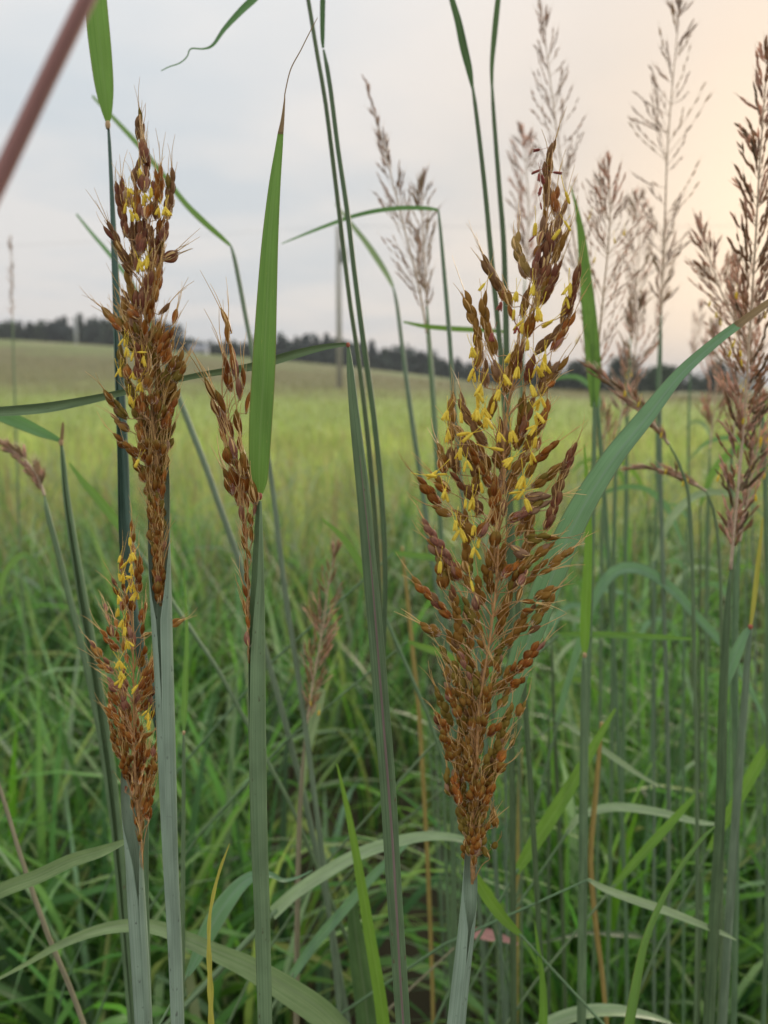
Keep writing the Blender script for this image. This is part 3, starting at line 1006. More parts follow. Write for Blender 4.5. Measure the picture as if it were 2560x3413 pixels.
# ------------------------------------------------------------------ spikelets
def spikelet_mesh(name, pal, seed, awns, plump=0.36, hairs=9):
    r = np.random.default_rng(seed)
    mb = MB()
    S = 9
    zs = np.array([0.0, 0.06, 0.17, 0.32, 0.48, 0.64, 0.78, 0.90, 1.0])
    rr = np.array([0.12, 0.28, 0.58, 0.86, 1.0, 0.95, 0.74, 0.42, 0.04]) * plump * 0.5
    bend = r.uniform(-0.05, 0.05)
    v, f = [], []
    ph = r.uniform(0, 6.28)
    for i, z in enumerate(zs):
        for j in range(S):
            a = 2 * math.pi * j / S
            rad = rr[i] * (1 + 0.12 * math.cos(a * 2 + ph)) * (1 + (0.10 if j % 3 == 0 else -0.03))
            v.append((math.cos(a) * rad + bend * math.sin(z * math.pi), math.sin(a) * rad * 0.82, z))
    for i in range(len(zs) - 1):
        for j in range(S):
            a, b = i * S + j, i * S + (j + 1) % S
            f.append([a, b, b + S, a + S])
    f.append(list(range(S))[::-1])
    mb.add(v, f, None, 0)
    # the second, narrower husk clasping one side
    v, f = [], []
    side = r.uniform(0, 6.28)
    for i, z in enumerate(zs[1:-1]):
        for j in range(4):
            a = side + (j - 1.5) * 0.55
            rad = rr[i + 1] * 1.12 * (1.0 if 0 < j < 3 else 0.97)
            v.append((math.cos(a) * rad + bend * math.sin(z * math.pi), math.sin(a) * rad * 0.9, z * 0.96 + 0.01))
    fe, fm = [], []
    for i in range(len(zs) - 3):
        for j in range(3):
            a = i * 4 + j
            (fe if j != 1 and seed in (3, 11) else fm).append([a, a + 1, a + 5, a + 4])
    mb.add(v, fm, None, 0)
    if fe:
        mb.add(v, fe, None, 1)
    # stalk of the aborted neighbour, hairy
    e = np.array([math.cos(side + 2.4), math.sin(side + 2.4), 0])
    p = np.array([[0, 0, -0.05], *(e * plump * 0.45 + [0, 0, 0.2])[None], *(e * plump * 0.55 + [0, 0, 0.5])[None]])
    tube(mb, p, [0.035, 0.028, 0.016], 4, mi=1)
    for k in range(hairs):
        a = r.uniform(0, 6.28)
        d = np.array([math.cos(a), math.sin(a), r.uniform(0.7, 1.6)]); d = d / np.linalg.norm(d)
        b = np.array([math.cos(a), math.sin(a), 0]) * plump * 0.2
        ln = r.uniform(0.18, 0.36)
        w = np.cross(d, [0, 0, 1]); w = w / np.linalg.norm(w) * 0.010
        mb.add([b - w, b + w, b + d * ln], [[0, 1, 2]], None, 2)
    for k in range(awns):
        ln = r.uniform(0.9, 1.5) if awns < 2 else r.uniform(1.2, 2.4)
        a = r.uniform(0, 6.28)
        o = np.array([math.cos(a), math.sin(a), 0]) * plump * 0.10
        k1 = np.array([math.cos(a) * 0.07, math.sin(a) * 0.07, 1]) * ln * 0.5
        k2 = k1 + np.array([math.cos(a + 1) * 0.25, math.sin(a + 1) * 0.25, 0.95]) * ln * 0.5
        z0 = np.array([bend * 0.1, 0, 0.82])
        tube(mb, catmull([z0 + o, z0 + o + k1, z0 + o + k2], 5), np.linspace(0.026, 0.010, 5), 3, mi=1, cap=False)
    return mb.mesh(name, [pal, M['awn'], M['hair']])


SPK = {}
for pal in ('amber', 'plum', 'olive', 'pink', 'orange'):
    SPK[pal] = [spikelet_mesh('spikelet_' + pal, M['g_' + pal], s, a, pl) for s, a, pl in
                ((1, 0, 0.38), (2, 1, 0.33), (3, 1, 0.39), (4, 1, 0.36), (5, 1, 0.37), (6, 0, 0.35), (8, 1, 0.40))]
    SPK[pal + '_tip'] = [spikelet_mesh('spikelet_tip_' + pal, M['g_' + pal], s, a, 0.29) for s, a in ((11, 2), (12, 3), (13, 2))]


def anther_mesh(name, mat):
    mb = MB()
    for k in (-1, 1):
        p = np.array([[0.05 * k, 0, 0], [0.09 * k, 0, 0.3], [0.10 * k, 0, 0.7], [0.14 * k, 0, 1.0]])
        tube(mb, catmull(p, 7), [0.06, 0.11, 0.125, 0.125, 0.12, 0.11, 0.05], 6)
    tube(mb, catmull([[0.1, 0.1, -1.3], [0.02, 0.0, -0.5], [0, 0, 0.1]], 6), np.full(6, 0.03), 4)
    return mb.mesh(name, [mat])


ANT = anther_mesh('anther', M['anther'])
ANT_RED = anther_mesh('anther_red', M['anther_red'])


def crop(x0, y0, x1, w):
    k = (x1 - x0) / w
    return lambda p: (x0 + p[0] * k, y0 + p[1] * k)


def orient(zdir, roll):
    z = Vector(zdir).normalized()
    q = z.to_track_quat('Z', 'Y')
    return q.to_matrix().to_4x4() @ Matrix.Rotation(roll, 4, 'Z')


def seed_head(parent, root, d0, axis, racemes, anthers, palette, depth=0.012, scale=1.0, rachis_mat='rachis', red=(), more=1.75, lmax=70, alen=0.0041, tight=0, fill=(), lprof=((0, 1.0), (1, 1.0))):
    """panicle: the branching axis is the part, every spikelet and anther a piece of it.
       axis: photo pixels from base to tip; racemes: (crop, [(x,y)... tip to base], count)"""
    mb = MB()
    ax = np.array([at(x, y, d0) for x, y in axis])
    ax = catmull(ax, 60)
    tube(mb, ax, np.linspace(0.00062, 0.00025, 60) * scale, 7)
    axpix = catmull(np.array([(x, y, 0) for x, y in axis], float), 60)
    seeds = []
    # short inner racemes close to the axis, mostly hidden behind the traced ones
    racemes = list(racemes)
    for y0, y1, h0, h1_, cnt in fill:
        for q in range(cnt):
            yy = random.uniform(y0, y1)
            hw = h0 + (h1_ - h0) * (yy - y0) / (y1 - y0)
            xa = float(np.interp(yy, axpix[::-1, 1], axpix[::-1, 0]))
            off = random.uniform(-1, 1) * hw
            lean_ = off * 0.5 + random.uniform(-12, 12)
            racemes.append((lambda p_: p_, [(xa + off + lean_, yy - 75), (xa + off + lean_ * 0.4, yy - 35), (xa + off * 0.8, yy + 20)], 2))
    nfix = len(racemes) - sum(f_[4] for f_ in fill)
    for ri, (cr, pts, n) in enumerate(racemes):
        px = np.array([cr(p) for p in pts], float)
        y0 = px[:, 1].mean()
        # depth in the head: the side racemes near the axis plane, others in front or behind
        u = random.uniform(-1, 1)
        side = abs(px[0, 0] - np.interp(px[0, 1], axpix[::-1, 1], axpix[::-1, 0])) / 120.0
        dz = u * depth * max(0.25, 1 - 0.5 * side)
        if ri >= nfix:
            dz = depth * random.uniform(-0.1, 0.8)
        if tight and y0 > tight:
            dz = random.uniform(-0.0022, 0.0006)
        dd = d0 + dz + np.linspace(random.uniform(-1, 1), 0, len(px)) * depth * 0.5
        P = np.array([at(x, y, d) for (x, y), d in zip(px, dd)])
        P = catmull(P, max(8, n * 4)) if len(P) > 1 else P
        # branch from the axis to the raceme base
        yb = px[-1, 1]
        tgt = yb + random.uniform(40, 130)
        k = int(np.argmin(np.abs(axpix[:, 1] - tgt)))
        b0 = ax[min(k, 55)]
        mid = 0.55 * b0 + 0.45 * P[-1] + np.array([random.uniform(-1, 1), random.uniform(-1, 1), 2.0]) * 0.0012
        br = catmull(np.vstack([b0, mid, P[-1], P[len(P) // 2], P[0]]), 16)
        tube(mb, br, np.linspace(0.00022, 0.00011, 16) * scale, 4, cap=False)
        seg = np.linalg.norm(np.diff(P, axis=0), axis=1).sum()
        L = seg / n
        L = min(L * 1.62 + 0.0006, lmax / F * d0) if n > 1 else L * 1.15
        lp = float(np.interp(y0, [q[0] for q in lprof], [q[1] for q in lprof]))
        if n > 1:
            L = min(L, lmax * lp / F * d0)
        elif lp < 0.99:
            L = min(L, lmax * lp * 1.1 / F * d0)
        pal = palette(px[:, 0].mean(), y0)
        m = n if n == 1 else int(round(n * more / lp ** 0.35))
        for i in range(m):
            s = (i + 0.0) / m * seg          # distance of the spikelet tip from raceme tip
            cum = np.concatenate([[0], np.cumsum(np.linalg.norm(np.diff(P, axis=0), axis=1))])

            def pt(q):
                q = np.clip(q, 0, seg)
                return np.array([np.interp(q, cum, P[:, c]) for c in range(3)])
            tip, base = pt(s), pt(min(s + L, seg))
            dirv = tip - base
            if np.linalg.norm(dirv) < L * 0.5:
                base = pt(seg); tip = pt(seg - L); dirv = tip - base
            dirv = unit(dirv)
            jit = np.array([random.uniform(-1, 1) for _ in range(3)])
            dirv = unit(dirv + 0.12 * jit)
            off = np.cross(dirv, FWD) * (0.0006 if i % 2 else -0.0006) * scale * (1 if n > 1 else 0)
            base = base + off + FWD * random.uniform(-0.0008, 0.0008)
            p2 = pal
            if random.random() < 0.14:
                p2 = random.choice(['amber', 'plum', 'olive', 'pink'])
            key = p2 + ('_tip' if i == 0 else '')
            pool = SPK[key]
            if i and lp < 0.75:
                pool = [pool[0], pool[5], pool[0], pool[5], pool[3]]   # few awns low in the head
            me = random.choice(pool)
            seeds.append((me, base, dirv, L * random.uniform(0.94, 1.08), random.uniform(0.9, 1.2) * lp ** -0.6 * (0.86 if y0 < 1450 else 1.0)))
    pan = obj('panicle', mb.mesh('panicle', [M[rachis_mat]], origin=root), parent)
    # the 300 nearest are single pieces, the ones behind them are joined
    seeds.sort(key=lambda q: float(np.dot(q[1] - CAMP, FWD)))
    rest = seeds[300:]
    seeds = seeds[:300]
    if rest:
        mats, vs_, fs, mi, n0 = [], [], [], [], 0
        for me, base, dv, L, fat in rest:
            T = np.array(Matrix.Translation(Vector(base - root)) @ orient(dv, random.uniform(0, 6.28)) @ Matrix.Diagonal((L * fat, L * fat, L, 1)))
            co = np.zeros(len(me.vertices) * 3); me.vertices.foreach_get('co', co)
            co = co.reshape(-1, 3) @ T[:3, :3].T + T[:3, 3]
            idx = []
            for mt in me.materials:
                if mt not in mats:
                    mats.append(mt)
                idx.append(mats.index(mt))
            for pl in me.polygons:
                fs.append([v + n0 for v in pl.vertices]); mi.append(idx[pl.material_index])
            vs_.append(co); n0 += len(co)
        jm = bpy.data.meshes.new('inner_spikelets')
        jm.from_pydata(np.concatenate(vs_).tolist(), [], fs)
        for mt in mats:
            jm.materials.append(mt)
        jm.polygons.foreach_set('material_index', mi)
        jm.polygons.foreach_set('use_smooth', [True] * len(fs))
        jm.update()
        obj('inner_spikelets', jm, pan, kind='stuff')
    for me, base, dv, L, fat in seeds:
        o = bpy.data.objects.new('spikelet', me)
        COL.objects.link(o); o.parent = pan
        o.matrix_local = Matrix.Translation(Vector(base - root)) @ orient(dv, random.uniform(0, 6.28)) @ Matrix.Diagonal((L * fat, L * fat, L, 1))
    def stamens(lst, me, nm, ln):
        for it in lst:
            cr, (x, y), cnt = it[0], it[1], it[2]
            ang = it[3] if len(it) > 3 else random.uniform(-0.35, 0.35)   # 0 = hanging straight down
            X, Y = cr((x, y))
            for k in range(cnt):
                a = ang + (k - (cnt - 1) / 2) * 0.42 + random.uniform(-0.15, 0.15)
                dv = unit(math.sin(a) * RGT - math.cos(a) * UPV + random.uniform(-0.3, 0.3) * FWD)
                Lk = ln * random.uniform(0.8, 1.15)
                base = at(X + random.uniform(-5, 5), Y - 12 + random.uniform(-5, 5), d0 - depth * random.uniform(0.5, 0.95))
                o = bpy.data.objects.new(nm, me)
                COL.objects.link(o); o.parent = pan
                o.matrix_local = Matrix.Translation(Vector(base - root)) @ orient(dv, random.uniform(-0.8, 0.8)) @ Matrix.Diagonal((Lk * random.uniform(0.7, 1.05), Lk * random.uniform(0.7, 1.05), Lk, 1))
    stamens(anthers, ANT, 'anther', alen * scale)
    stamens(red, ANT_RED, 'anther', 0.0032 * scale)
    return pan


def traced(pts, d, n=40):
    """(x,y[,w]) in the 1659 px view -> smooth world points and widths in metres"""
    a = np.array(pts, float)
    m = len(a)
    if np.isscalar(d):
        dd = np.full(m, float(d))
    else:
        d = np.asarray(d, float)
        dd = d if len(d) == m else np.interp(np.linspace(0, 1, m), np.linspace(0, 1, len(d)), d)
    P = np.array([atP(x, y, z) for x, y, z in zip(a[:, 0], a[:, 1], dd)])
    W = a[:, 2] * KP / F * dd if a.shape[1] > 2 else np.full(m, 0.003)
    R = catmull(np.hstack([P, W[:, None]]), n)
    return R[:, :3], np.maximum(R[:, 3], 0.0002)


def add_blade(parent, root, pts, d, mat, twist=0.0, fold=0.25, n=44, name='leaf_blade', wave=0.0, label=None):
    P, W = traced(pts, d, n)
    mb = MB()
    tw = twist if np.isscalar(twist) else np.interp(np.linspace(0, 1, n), np.linspace(0, 1, len(twist)), twist)
    ribbon(mb, P, W / np.maximum(np.abs(np.cos(tw)), 0.35), twist=tw, fold=fold, wave=wave)
    o = obj(name, mb.mesh(name, [M[mat]], origin=root), parent)
    if label:
        o['label'] = label
    return o


def add_collar(parent, root, x, y, d, w, mat='collar_red', h=10, dx=0):
    P = np.array([atP(x, y - h * 0.7, d), atP(x + dx * 0.5, y, d), atP(x + dx, y + h * 0.7, d)])
    r = w * KP / F * d / 2
    mb = MB(); tube(mb, catmull(P, 7), np.array([0.75, 1.0, 1.12, 1.12, 1.05, 0.9, 0.75]) * r, 10)
    obj('collar', mb.mesh('collar', [M[mat]], origin=root), parent)


def stalk(label, culm, d, mat, blades=(), collars=(), group=None, name='grass_stalk', cat='grass stalk', opening=None, face=0.0, lean=0.35, n=50, sides=12, build=True):
    """culm: (x,y,w) from the top down; carried on to the soil below the picture"""
    P, W = traced(culm, d, n)
    ext, root = to_ground(P[-1], P[-4], lean)
    t = thing(name, label, cat, root, group)
    Q = np.vstack([P, ext])
    R = np.concatenate([W / 2, np.linspace(W[-1] / 2, max(W[-1] * 0.42, 0.0012), len(ext))])
    mb = MB()
    if opening is None:
        tube(mb, Q, R, sides)
    else:
        op = np.interp(np.linspace(0, 1, n), np.linspace(0, 1, len(opening)), np.radians(opening))
        tube(mb, Q, R, 18, opening=np.concatenate([op, np.full(len(ext), op[-1])]), face=face)
    obj('stem', mb.mesh('stem', [M[mat]], origin=root), t)
    for b in blades:
        add_blade(t, root, **b)
    for c in collars:
        add_collar(t, root, *c)
    return t, root


def leaf(label, pts, d, mat, twist=0.25, fold=0.25, group=None, stem=True, stem_mat='culm_green', lean=0.3, wave=0.0):
    """one leaf on its own thin shoot; pts from base to tip"""
    P, W = traced(pts, d, 44)
    ext, root = to_ground(P[0], P[3], lean)
    t = thing('grass_shoot', label, 'grass shoot', root, group)
    mb = MB()
    tube(mb, np.vstack([P[0:2][::-1], ext]), np.concatenate([[W[0] * 0.22, W[0] * 0.25], np.full(len(ext), max(0.0011, W[0] * 0.25))]), 8)
    obj('stem', mb.mesh('stem', [M[stem_mat]], origin=root), t)
    add_blade(t, root, pts, d, mat, twist, fold, wave=wave)
    return t
# ------------------------------------------------------------------ stalk with the largest seed head
c1 = crop(1400, 420, 2040, 1659); c2 = crop(1300, 1000, 2000, 1659)
c3 = crop(1280, 1600, 1980, 1659); c4 = crop(1340, 2200, 1840, 1475)
R_BIG = [(c1, p, n) for p, n in [
    ([(1160, 80), (1110, 260), (1125, 400), (1100, 560), (1100, 700)], 5), ([(1100, 860), (1050, 1000), (1000, 1150), (980, 1330)], 5),
    ([(1130, 820), (1120, 1050), (1090, 1200), (1040, 1330)], 5), ([(1160, 500), (1150, 640), (1180, 780)], 3),
    ([(1250, 640), (1215, 760), (1190, 880), (1175, 1020)], 4), ([(1285, 860), (1240, 980), (1190, 1100), (1150, 1190)], 4),
    ([(1225, 1150), (1180, 1260), (1130, 1400), (1050, 1530)], 5), ([(820, 900), (810, 980), (850, 1080), (880, 1190), (930, 1310)], 5),
    ([(530, 1100), (590, 1230), (640, 1340), (690, 1430)], 4), ([(680, 1320), (740, 1440), (780, 1560)], 2),
    ([(1080, 700), (1080, 860), (1030, 1010)], 3), ([(1060, 1180), (1030, 1300), (1000, 1420)], 3), ([(1110, 1240), (1080, 1350), (1010, 1560)], 3),
    ([(1380, 1170), (1370, 1300), (1320, 1430), (1290, 1560), (1230, 1640)], 5), ([(940, 1370), (920, 1500), (870, 1640)], 3)]]
R_BIG += [(c2, p, n) for p, n in [
    ([(566, -67), (610, 40), (680, 150), (680, 240), (705, 340), (700, 440), (675, 540)], 7), ([(749, -67), (735, 60), (755, 170), (785, 310), (830, 430)], 5),
    ([(800, 480), (850, 570), (870, 650)], 2), ([(1420, 20), (1390, 150), (1330, 250), (1230, 340), (1150, 420)], 5),
    ([(1440, 80), (1400, 190), (1350, 300), (1280, 400)], 4), ([(1120, 70), (1110, 180), (1090, 290)], 2), ([(940, 50), (985, 165)], 1),
    ([(990, 340), (970, 490), (940, 620), (910, 740)], 4), ([(740, 460), (755, 570), (760, 690)], 2), ([(845, 690), (820, 790), (790, 890), (780, 950)], 3),
    ([(480, 720), (490, 820), (490, 930), (495, 1040), (470, 1130)], 4), ([(515, 1150), (510, 1260), (530, 1370)], 3), ([(470, 1160), (490, 1320)], 2),
    ([(530, 720), (570, 820), (620, 930), (690, 1050), (760, 1150)], 5), ([(650, 920), (740, 1020)], 1), ([(360, 1120), (410, 1220), (430, 1370)], 3),
    ([(215, 1400), (270, 1460), (330, 1540), (400, 1610)], 3), ([(320, 1400), (390, 1450), (470, 1515)], 2),
    ([(550, 1080), (600, 1180), (650, 1260)], 2), ([(665, 1250), (670, 1350), (680, 1430), (670, 1540)], 4), ([(750, 1320), (760, 1420), (795, 1475)], 2),
    ([(830, 1380), (835, 1500), (830, 1600), (825, 1700), (820, 1780)], 4), ([(1050, 720), (1050, 830), (1045, 930), (1020, 1040), (1000, 1180)], 5),
    ([(1130, 740), (1110, 850), (1070, 960), (1040, 1080)], 4), ([(1250, 780), (1220, 900), (1180, 1020)], 3), ([(1260, 480), (1230, 600), (1190, 720)], 3),
    ([(1390, 440), (1330, 520), (1280, 600), (1220, 680), (1180, 750)], 4), ([(1310, 650), (1230, 695)], 1), ([(910, 980), (900, 1080), (880, 1190), (880, 1310)], 3),
    ([(1205, 1070), (1160, 1190)], 1), ([(1330, 1095), (1270, 1160), (1190, 1230), (1120, 1300), (1085, 1400)], 4), ([(1110, 1190), (1050, 1260), (980, 1380)], 3),
    ([(1450, 1110), (1430, 1220), (1390, 1320), (1340, 1430), (1320, 1530), (1290, 1630)], 6), ([(1370, 1270), (1300, 1340), (1210, 1420), (1120, 1475)], 4),
    ([(1275, 1540), (1180, 1550), (1070, 1565)], 2), ([(1060, 330), (1010, 480), (1000, 620)], 3), ([(1130, 420), (1110, 540), (1080, 660)], 3)]]
R_BIG += [(c3, p, n) for p, n in [
    ([(370, 200), (450, 240), (530, 280)], 2), ([(290, 300), (350, 390), (410, 480), (480, 570), (550, 680), (600, 790)], 6), ([(330, 460), (420, 570), (480, 680), (570, 790)], 4),
    ([(220, 770), (290, 850), (380, 930), (450, 1010), (530, 1090)], 5), ([(270, 1140), (350, 1180), (450, 1215)], 3),
    ([(620, 220), (640, 320), (660, 430), (650, 540), (650, 630), (680, 750)], 6), ([(740, 180), (730, 290)], 1), ([(820, 300), (790, 380), (750, 450)], 2),
    ([(890, 390), (870, 530)], 2), ([(520, 820), (550, 920), (570, 1020), (590, 1110), (580, 1200), (590, 1300)], 6), ([(410, 610), (450, 720), (470, 860)], 3),
    ([(710, 890), (740, 1030)], 2), ([(640, 1010), (660, 1120)], 1), ([(700, 1160), (690, 1260), (670, 1340)], 2), ([(730, 1270), (820, 1370)], 1),
    ([(470, 1180), (530, 1260), (590, 1360), (650, 1460)], 4), ([(1370, 80), (1350, 180), (1340, 260), (1280, 390)], 4), ([(1310, 145), (1200, 220), (1100, 260), (990, 330)], 4),
    ([(1390, 435), (1250, 460), (1115, 465)], 2), ([(1350, 480), (1270, 540), (1190, 610)], 2), ([(985, 510), (1060, 560), (1140, 600)], 2),
    ([(1160, 260), (1150, 370), (1140, 470), (1120, 610)], 4), ([(1500, 520), (1420, 590), (1300, 680)], 3), ([(1340, 690), (1195, 760)], 1),
    ([(1230, 580), (1140, 650), (1060, 710)], 3), ([(1060, 630), (1010, 690), (940, 770)], 2), ([(1120, 690), (1070, 830)], 2), ([(1385, 835), (1280, 890), (1195, 940)], 3),
    ([(1350, 900), (1280, 980), (1230, 1060), (1170, 1140)], 4), ([(960, 890), (960, 1010), (920, 1110), (900, 1225)], 4), ([(1095, 850), (1050, 970)], 1),
    ([(1200, 970), (1080, 955)], 1), ([(1180, 1030), (1090, 1030)], 1), ([(1240, 1150), (1140, 1215)], 1), ([(1130, 1120), (1050, 1200), (960, 1300)], 3), ([(1050, 1240), (970, 1340)], 1),
    ([(1275, 1265), (1200, 1340), (1120, 1430), (1050, 1520)], 4), ([(920, 1240), (910, 1350), (900, 1480)], 2), ([(1030, 1430), (990, 1530), (950, 1590)], 2),
    ([(850, 1380), (800, 1480), (790, 1580)], 2), ([(860, 1430), (910, 1520)], 1), ([(1105, 1555), (1000, 1630)], 2), ([(900, 560), (930, 660), (910, 790)], 3), ([(960, 160), (940, 290)], 1)]]
R_BIG += [(c4, p, n) for p, n in [
    ([(320, 240), (360, 350), (400, 440), (440, 540), (480, 660)], 5), ([(420, 270), (470, 380), (520, 460), (560, 570)], 4), ([(430, 60), (470, 190)], 2), ([(480, 30), (550, 110)], 1),
    ([(520, 190), (545, 300)], 1), ([(310, 510), (370, 610), (440, 720)], 3), ([(380, 680), (430, 780), (450, 880), (480, 990)], 4), ([(590, 460), (590, 590), (590, 680), (570, 790), (560, 910)], 5),
    ([(540, 840), (520, 930), (570, 1000), (560, 1100)], 3), ([(440, 1050), (430, 1150), (470, 1250), (490, 1330)], 3), ([(500, 1090), (520, 1200), (550, 1300), (560, 1420)], 4),
    ([(600, 1190), (590, 1300), (590, 1430)], 3), ([(640, 970), (650, 1080), (640, 1190)], 3), ([(620, 750), (640, 870), (655, 980)], 3), ([(850, 210), (840, 330), (830, 420), (815, 530)], 4),
    ([(770, 350), (730, 440)], 1), ([(770, 520), (800, 660)], 2), ([(770, 700), (760, 810), (745, 930)], 3),
    ([(1075, 410), (1040, 540), (1000, 650), (960, 750), (940, 870), (870, 960), (840, 1060), (805, 1150)], 9), ([(950, 590), (910, 660), (850, 750)], 2), ([(1215, 390), (1170, 480), (1130, 555)], 2),
    ([(1115, 780), (1050, 880)], 1), ([(1010, 870), (940, 1000)], 2), ([(1040, 1015), (920, 1090)], 2), ([(890, 1150), (820, 1240)], 2), ([(890, 1200), (850, 1330), (815, 1430)], 3),
    ([(770, 1130), (770, 1260), (750, 1370)], 3), ([(780, 1420), (760, 1520), (735, 1640)], 2), ([(550, 1400), (570, 1510), (600, 1620), (625, 1720)], 4), ([(640, 1430), (650, 1540), (660, 1640), (670, 1720)], 3),
    ([(740, 1700), (720, 1820), (700, 1920)], 3), ([(610, 1760), (630, 1880), (650, 1980), (690, 2080)], 4), ([(725, 1940), (705, 2080)], 1), ([(880, 1430), (900, 1530), (915, 1640)], 2),
    ([(865, 1590), (770, 1710)], 1), ([(940, 1795), (850, 1880)], 1), ([(800, 1830), (865, 1955)], 1), ([(680, 1240), (690, 1370)], 2), ([(690, 560), (680, 690)], 2), ([(700, 900), (710, 1060)], 2)]]
A_BIG = [(c2, p, n) for p, n in [((640, 400), 3), ((670, 580), 2), ((710, 700), 3), ((690, 760), 2), ((690, 890), 3), ((740, 890), 3), ((750, 950), 2), ((450, 900), 2), ((460, 1060), 2), ((560, 920), 1), ((560, 1200), 2),
         ((610, 1300), 2), ((440, 1530), 3), ((720, 1480), 1), ((645, 1600), 2), ((820, 830), 1), ((875, 740), 2), ((900, 620), 2), ((1040, 200), 3), ((970, 110), 1), ((1180, 110), 2), ((1160, 560), 3), ((1200, 520), 3), ((1230, 460), 2),
         ((1110, 690), 2), ((1190, 810), 3), ((1150, 930), 2), ((960, 1060), 2), ((860, 1080), 2), ((1150, 1100), 1), ((1110, 1240), 2), ((1050, 1420), 2), ((1080, 1600), 1), ((1000, 560), 2), ((1090, 350), 2), ((950, 450), 2)]]
A_BIG += [(c2, (640, 1080), 2, -1.2), (c2, (370, 1370), 1, -0.9), (c2, (370, 1405), 1, 1.45), (c2, (1290, 190), 2, -1.0), (c2, (1150, 1020), 2, -0.9), (c2, (960, 1270), 3, -0.6), (c2, (1050, 1530), 3, -0.9), (c2, (800, 1190), 1, 1.3), (c2, (290, 1410), 1, 1.3)]
A_BIG += [(c3, p, n) for p, n in [((700, 180), 2), ((650, 170), 1), ((560, 340), 2), ((600, 420), 3), ((710, 380), 2), ((715, 570), 3), ((690, 820), 1), ((440, 670), 1), ((760, 480), 1)]]
A_BIG += [(c1, (570, 1390), 1, -0.8), (c1, (1250, 600), 1, 0.5), (c1, (1240, 860), 1, 0.6), (c1, (1210, 930), 1, -0.5), (c1, (840, 1470), 2), (c1, (990, 1400), 2), (c1, (1290, 1400), 3), (c1, (1270, 1510), 2), (c1, (1020, 1600), 2), (c1, (1010, 880), 1)]
RED_BIG = [(c1, (1040, 245), 1, -1.35), (c1, (1040, 410), 1, -1.1), (c1, (1040, 450), 2, 0.1), (c1, (1140, 440), 1, 1.3), (c1, (1050, 560), 2, -0.4), (c1, (1030, 700), 1), (c1, (990, 990), 1, -0.9), (c1, (690, 1560), 2, -0.4), (c2, (990, 230), 2), (c2, (660, 580), 1, -0.6), (c2, (810, 300), 2)]


def pal_big(x, y):
    r = random.random()
    if y < 950:
        return 'plum' if r < 0.66 else ('amber' if r < 0.85 else 'orange')
    if y < 1700:
        return 'amber' if r < 0.62 else ('plum' if r < 0.88 else 'pink')
    if y < 2250:
        return 'amber' if r < 0.58 else ('pink' if r < 0.76 else 'olive')
    return 'olive' if r < 0.45 else 'amber'


D_BIG = 0.30
t, root = stalk('stalk with the largest rust-brown seed head and a broad curving flag leaf',
                [(1017, 1845, 25), (1016, 1890, 31), (1012, 1960, 35), (1004, 2040, 37), (995, 2120, 38), (984, 2225, 40)], D_BIG, 'sheath_blue',
                opening=[100, 72, 12, 0.6, 0.5, 0.5], face=-0.25)
AX_BIG = [c4((690, 2200)), c4((690, 1900)), c4((700, 1500)), c4((735, 1000)), c4((755, 500)), c3((830, 1300)), c3((880, 900)), c3((905, 500)), c3((930, 100)), c2((900, 1400)), c2((900, 1100)), c2((960, 700)), c2((1050, 300)), c1((1040, 1330)), c1((1100, 760)), c1((1150, 150))]
seed_head(t, root, D_BIG, AX_BIG, R_BIG, A_BIG, pal_big, depth=0.013, red=RED_BIG, alen=0.0048, fill=((1450, 2200, 120, 105, 36), (2200, 2850, 105, 24, 70)), lprof=((900, 0.95), (1600, 0.82), (2250, 0.62), (2850, 0.55)))
add_blade(t, root, [(1036, 1830, 10), (1052, 1720, 22), (1080, 1590, 38), (1120, 1450, 52), (1172, 1300, 60), (1242, 1130, 55), (1320, 1000, 45), (1395, 905, 38), (1470, 810, 27), (1545, 741, 21), (1600, 699, 18)],
          [D_BIG + 0.004, D_BIG + 0.014, D_BIG + 0.03, 0.345, 0.355, 0.36, 0.36], 'blade_blue', twist=[0.1, 0.35, 0.45, 0.5, 0.7, 0.8, 0.6], fold=0.22, n=70)
add_blade(t, root, [(1592, 705, 18.4), (1620, 684, 16), (1670, 648, 14), (1730, 605, 9), (1790, 570, 3)], 0.36, 'blade_brown', twist=0.6, fold=0.3, name='leaf_tip', label='browning tip of the broad flag leaf')
add_collar(t, root, 1026, 1838, D_BIG + 0.003, 22, 'collar_pale', 12)

